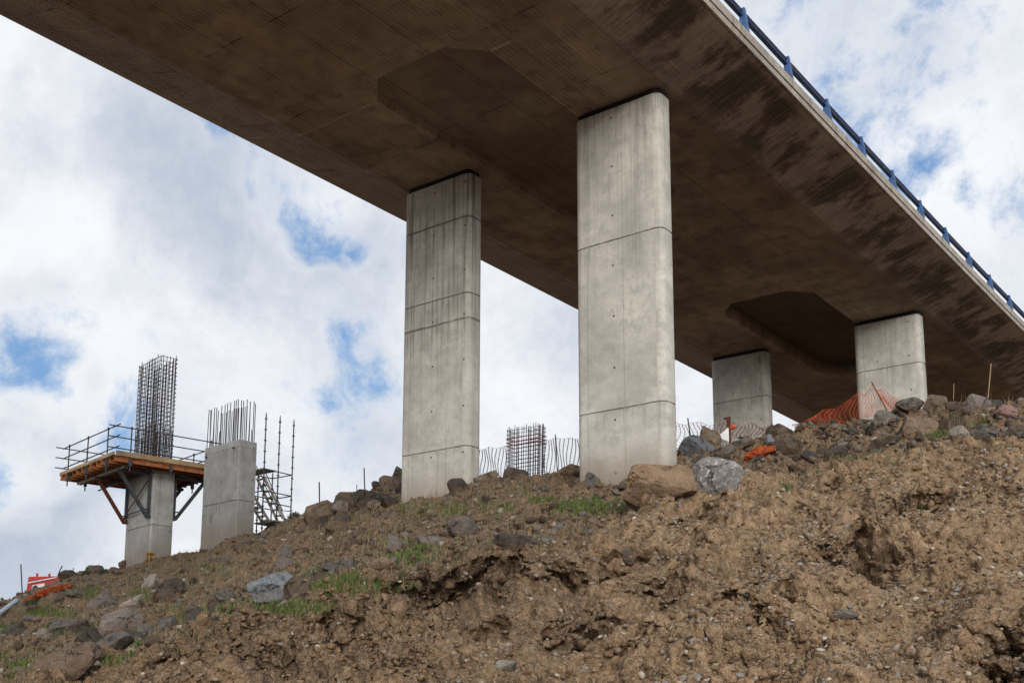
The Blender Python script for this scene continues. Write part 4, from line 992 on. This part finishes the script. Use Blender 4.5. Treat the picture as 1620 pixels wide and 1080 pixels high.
# gravel: countless chips, one object
def chips(n, mask, smin, smax, mats, name, seed):
    rg = np.random.default_rng(seed); wgt = mask*vis/(1+0*rho_g); idx = rg.choice(len(wgt), size=n, p=wgt/wgt.sum())
    ico = np.array([(0, 0, -1), (.72, -.53, -.45), (-.28, -.85, -.45), (-.89, 0, -.45), (-.28, .85, -.45), (.72, .53, -.45), (.28, -.85, .45), (-.72, -.53, .45), (-.72, .53, .45), (.28, .85, .45), (.89, 0, .45), (0, 0, 1)])
    fc = np.array([(0, 1, 2), (1, 0, 5), (0, 2, 3), (0, 3, 4), (0, 4, 5), (1, 5, 10), (2, 1, 6), (3, 2, 7), (4, 3, 8), (5, 4, 9), (1, 10, 6), (2, 6, 7), (3, 7, 8), (4, 8, 9), (5, 9, 10), (6, 10, 11), (7, 6, 11), (8, 7, 11), (9, 8, 11), (10, 9, 11)])[:, ::-1]
    s = smin*(smax/smin)**(rg.random(n)**2.2); jit = 1+.35*rg.normal(size=(n, 12, 1)).clip(-1.2, 1.2)
    V = ico[None]*jit*np.stack([s, s*rg.uniform(.6, 1, n), s*rg.uniform(.4, .8, n)], -1)[:, None, :]
    a = rg.uniform(0, 6.28, n); ca, sa = np.cos(a)[:, None], np.sin(a)[:, None]
    V = np.stack([V[..., 0]*ca-V[..., 1]*sa, V[..., 0]*sa+V[..., 1]*ca, V[..., 2]+.25*rg.normal(size=(n, 1))*V[..., 0]], -1)
    V += Pn[idx][:, None, :]+rg.normal(size=(n, 1, 3))*np.array([.012, .012, 0])
    Fc = (fc[None]+(np.arange(n)*12)[:, None, None]).reshape(-1, 3)
    me = np_mesh(name, V.reshape(-1, 3), Fc, False)
    colr = rg.random(n); at = me.attributes.new('tone', 'FLOAT', 'POINT'); at.data.foreach_set('value', np.repeat(colr, 12).astype(np.float32))
    o = link(name, me, mats); tag(o, kind='stuff'); return o
def stone_mat(name, stops):
    t = NT(name); at = t.node('ShaderNodeAttribute', attribute_name='tone').outputs['Fac']; p = t.pos(); n2 = t.noise(p, 40, 4, .7)
    cr = t.node('ShaderNodeValToRGB'); t.l.new(at, cr.inputs[0]); el = cr.color_ramp.elements
    el[0].position = 0; el[0].color = (*stops[0][1], 1); el[1].position = 1; el[1].color = (*stops[-1][1], 1)
    for q, cc in stops[1:-1]: e_ = el.new(q); e_.color = (*cc, 1)
    c = t.mix(t.ramp(n2, .3, .7), t.mix(.45, cr.outputs[0], (0, 0, 0)), cr.outputs[0]); t.bump(n2, .4, .01); return t.done(c, .92)
M_GRAVEL = stone_mat('gravel_stone', [(0, (.12, .075, .042)), (.35, (.21, .135, .077)), (.65, (.33, .225, .14)), (.85, (.27, .25, .235)), (.94, (.40, .33, .25)), (1, (.58, .51, .42))])
M_RUBBLE = stone_mat('rubble_stone', [(0, (.07, .046, .03)), (.35, (.13, .088, .056)), (.65, (.20, .14, .095)), (.85, (.17, .155, .14)), (.95, (.27, .22, .17)), (1, (.42, .37, .31))])
chips(22000, face*(.25+light)*(1+1.2*np.clip(fbm(Pn, 1.4, 2, .5, 70.), -.6, 1)), .008, .060, M_GRAVEL, 'gravel', 11)
chips(15000, upper*(.6+.5*rubble), .015, .13, M_RUBBLE, 'rubble', 12)

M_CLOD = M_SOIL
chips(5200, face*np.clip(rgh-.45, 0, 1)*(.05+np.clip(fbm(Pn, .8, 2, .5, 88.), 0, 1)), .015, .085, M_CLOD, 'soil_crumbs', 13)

# grass blades: one object
def blades(n, wgt, hmin, hmax, width, mat, name, seed, lean=.5):
    rg = np.random.default_rng(seed); wgt = np.maximum(wgt, 0)*vis; idx = rg.choice(len(wgt), size=n, p=wgt/wgt.sum())
    b = Pn[idx]+rg.normal(size=(n, 3))*np.array([.03, .03, .0]); h = rg.uniform(hmin, hmax, n)
    a = rg.uniform(0, 6.28, n); d = np.stack([np.cos(a), np.sin(a), 0*a], -1); sd = np.stack([-np.sin(a), np.cos(a), 0*a], -1)*width
    ln = rg.uniform(.1, lean, n)
    m1 = b+d*(ln*h*.35)[:, None]+np.array([0, 0, 1])*(h*.6)[:, None]; tp = b+d*(ln*h)[:, None]+np.array([0, 0, 1])*(h*(1-.25*ln))[:, None]
    b[:, 2] -= .02
    V = np.stack([b-sd, b+sd, m1+sd*.7, m1-sd*.7, tp], 1).reshape(-1, 3)
    q = np.arange(n)[:, None]*5
    T = np.concatenate([q+np.array([0, 1, 2]), q+np.array([0, 2, 3]), q+np.array([3, 2, 4])])
    me = np_mesh(name, V, T, False); tone = rg.random(n); at = me.attributes.new('tone', 'FLOAT', 'POINT'); at.data.foreach_set('value', np.repeat(tone, 5).astype(np.float32))
    o = link(name, me, mat); tag(o, kind='stuff'); return o
def blade_mat(name, a, b, c3):
    t = NT(name); at = t.node('ShaderNodeAttribute', attribute_name='tone').outputs['Fac']
    c = t.mix(t.ramp(at, 0, .7), a, b); c = t.mix(t.ramp(at, .80, .92), c, c3); return t.done(c, .8)
M_GRASS = blade_mat('grass_blade', (.030, .055, .012), (.095, .145, .032), (.24, .20, .10)); M_DRY = blade_mat('dry_grass_blade', (.17, .125, .075), (.27, .21, .13), (.11, .10, .05))
blades(42000, np.clip(gm*1.4+gn*.7-.5, 0, 1)**1.5*(.3+.7*upper), .02, .12, .006, M_GRASS, 'grass', 21)
blades(22000, upper*(1-rubble*.75)*np.clip(.3+gn, 0, 1), .03, .17, .005, M_DRY, 'dry_grass', 22, .9)
blades(2600, face*np.exp(-((rho_g-lip_w+.35)/.35)**2), .05, .20, .004, M_DRY, 'dry_roots', 24, 1.2)
dry = spots([(330, 900, 120, 30, .5), (560, 840, 90, 25, .5), (120, 960, 80, 30, .4), (1500, 668, 40, 14, 1), (1560, 640, 60, 10, .8), (1300, 668, 40, 8, .5), (1240, 678, 30, 6, .6), (830, 780, 60, 14, .5), (700, 800, 60, 16, .6)], 1)
blades(3000, dry*(dry > .15), .12, .38, .004, M_DRY, 'dry_weeds', 23, .8)

# small dark shrubs on the shoulder
def bush(x, y, r_, label, seed):
    i = ground_px(x, y); c = Pn[i]; rg = np.random.default_rng(seed); root = thing('shrub', label, 'shrub', tuple(c))
    n = 700; q = rg.normal(size=(n, 3)); q /= np.linalg.norm(q, axis=1)[:, None]; q *= (rg.random(n)**.5)[:, None]*r_*(1+.3*fbm(q, .8, 2, .5, seed))[:, None]; q[:, 2] = np.abs(q[:, 2])*.9-.10
    s = rg.uniform(.018, .04, n); V = []; 
    e1 = rg.normal(size=(n, 3)); e1 /= np.linalg.norm(e1, axis=1)[:, None]; e2 = np.cross(e1, rg.normal(size=(n, 3))); e2 /= np.linalg.norm(e2, axis=1)[:, None]
    V = np.stack([q-e1*s[:, None], q+e2*s[:, None]*.5, q+e1*s[:, None], q-e2*s[:, None]*.5], 1).reshape(-1, 3)
    me = np_mesh('foliage', V, np.arange(4*n).reshape(n, 4), False); at = me.attributes.new('tone', 'FLOAT', 'POINT'); at.data.foreach_set('value', np.repeat(rg.random(n), 4).astype(np.float32)); link('foliage', me, M_BUSH, root)
    b = MB()
    for k in range(7): v = q[k*9]; b.tube([(0, 0, -.05), tuple(v*.5+np.array([0, 0, .02])), tuple(v)], [.012, .008, .004], 5)
    b.obj('stem', M_RUST, root)
M_BUSH = blade_mat('shrub_leaf', (.030, .042, .022), (.075, .095, .055), (.12, .12, .07))
bush(126, 888, .28, 'grey-green shrub on the skyline uphill of the red tipper', 1)
bush(160, 884, .22, 'small round shrub on the skyline nearest the platform pier', 2)
bush(52, 952, .30, 'dark shrub below the long orange netting heap', 3)
bush(462, 812, .28, 'low green shrub at the foot of the big tan skyline boulder', 4)
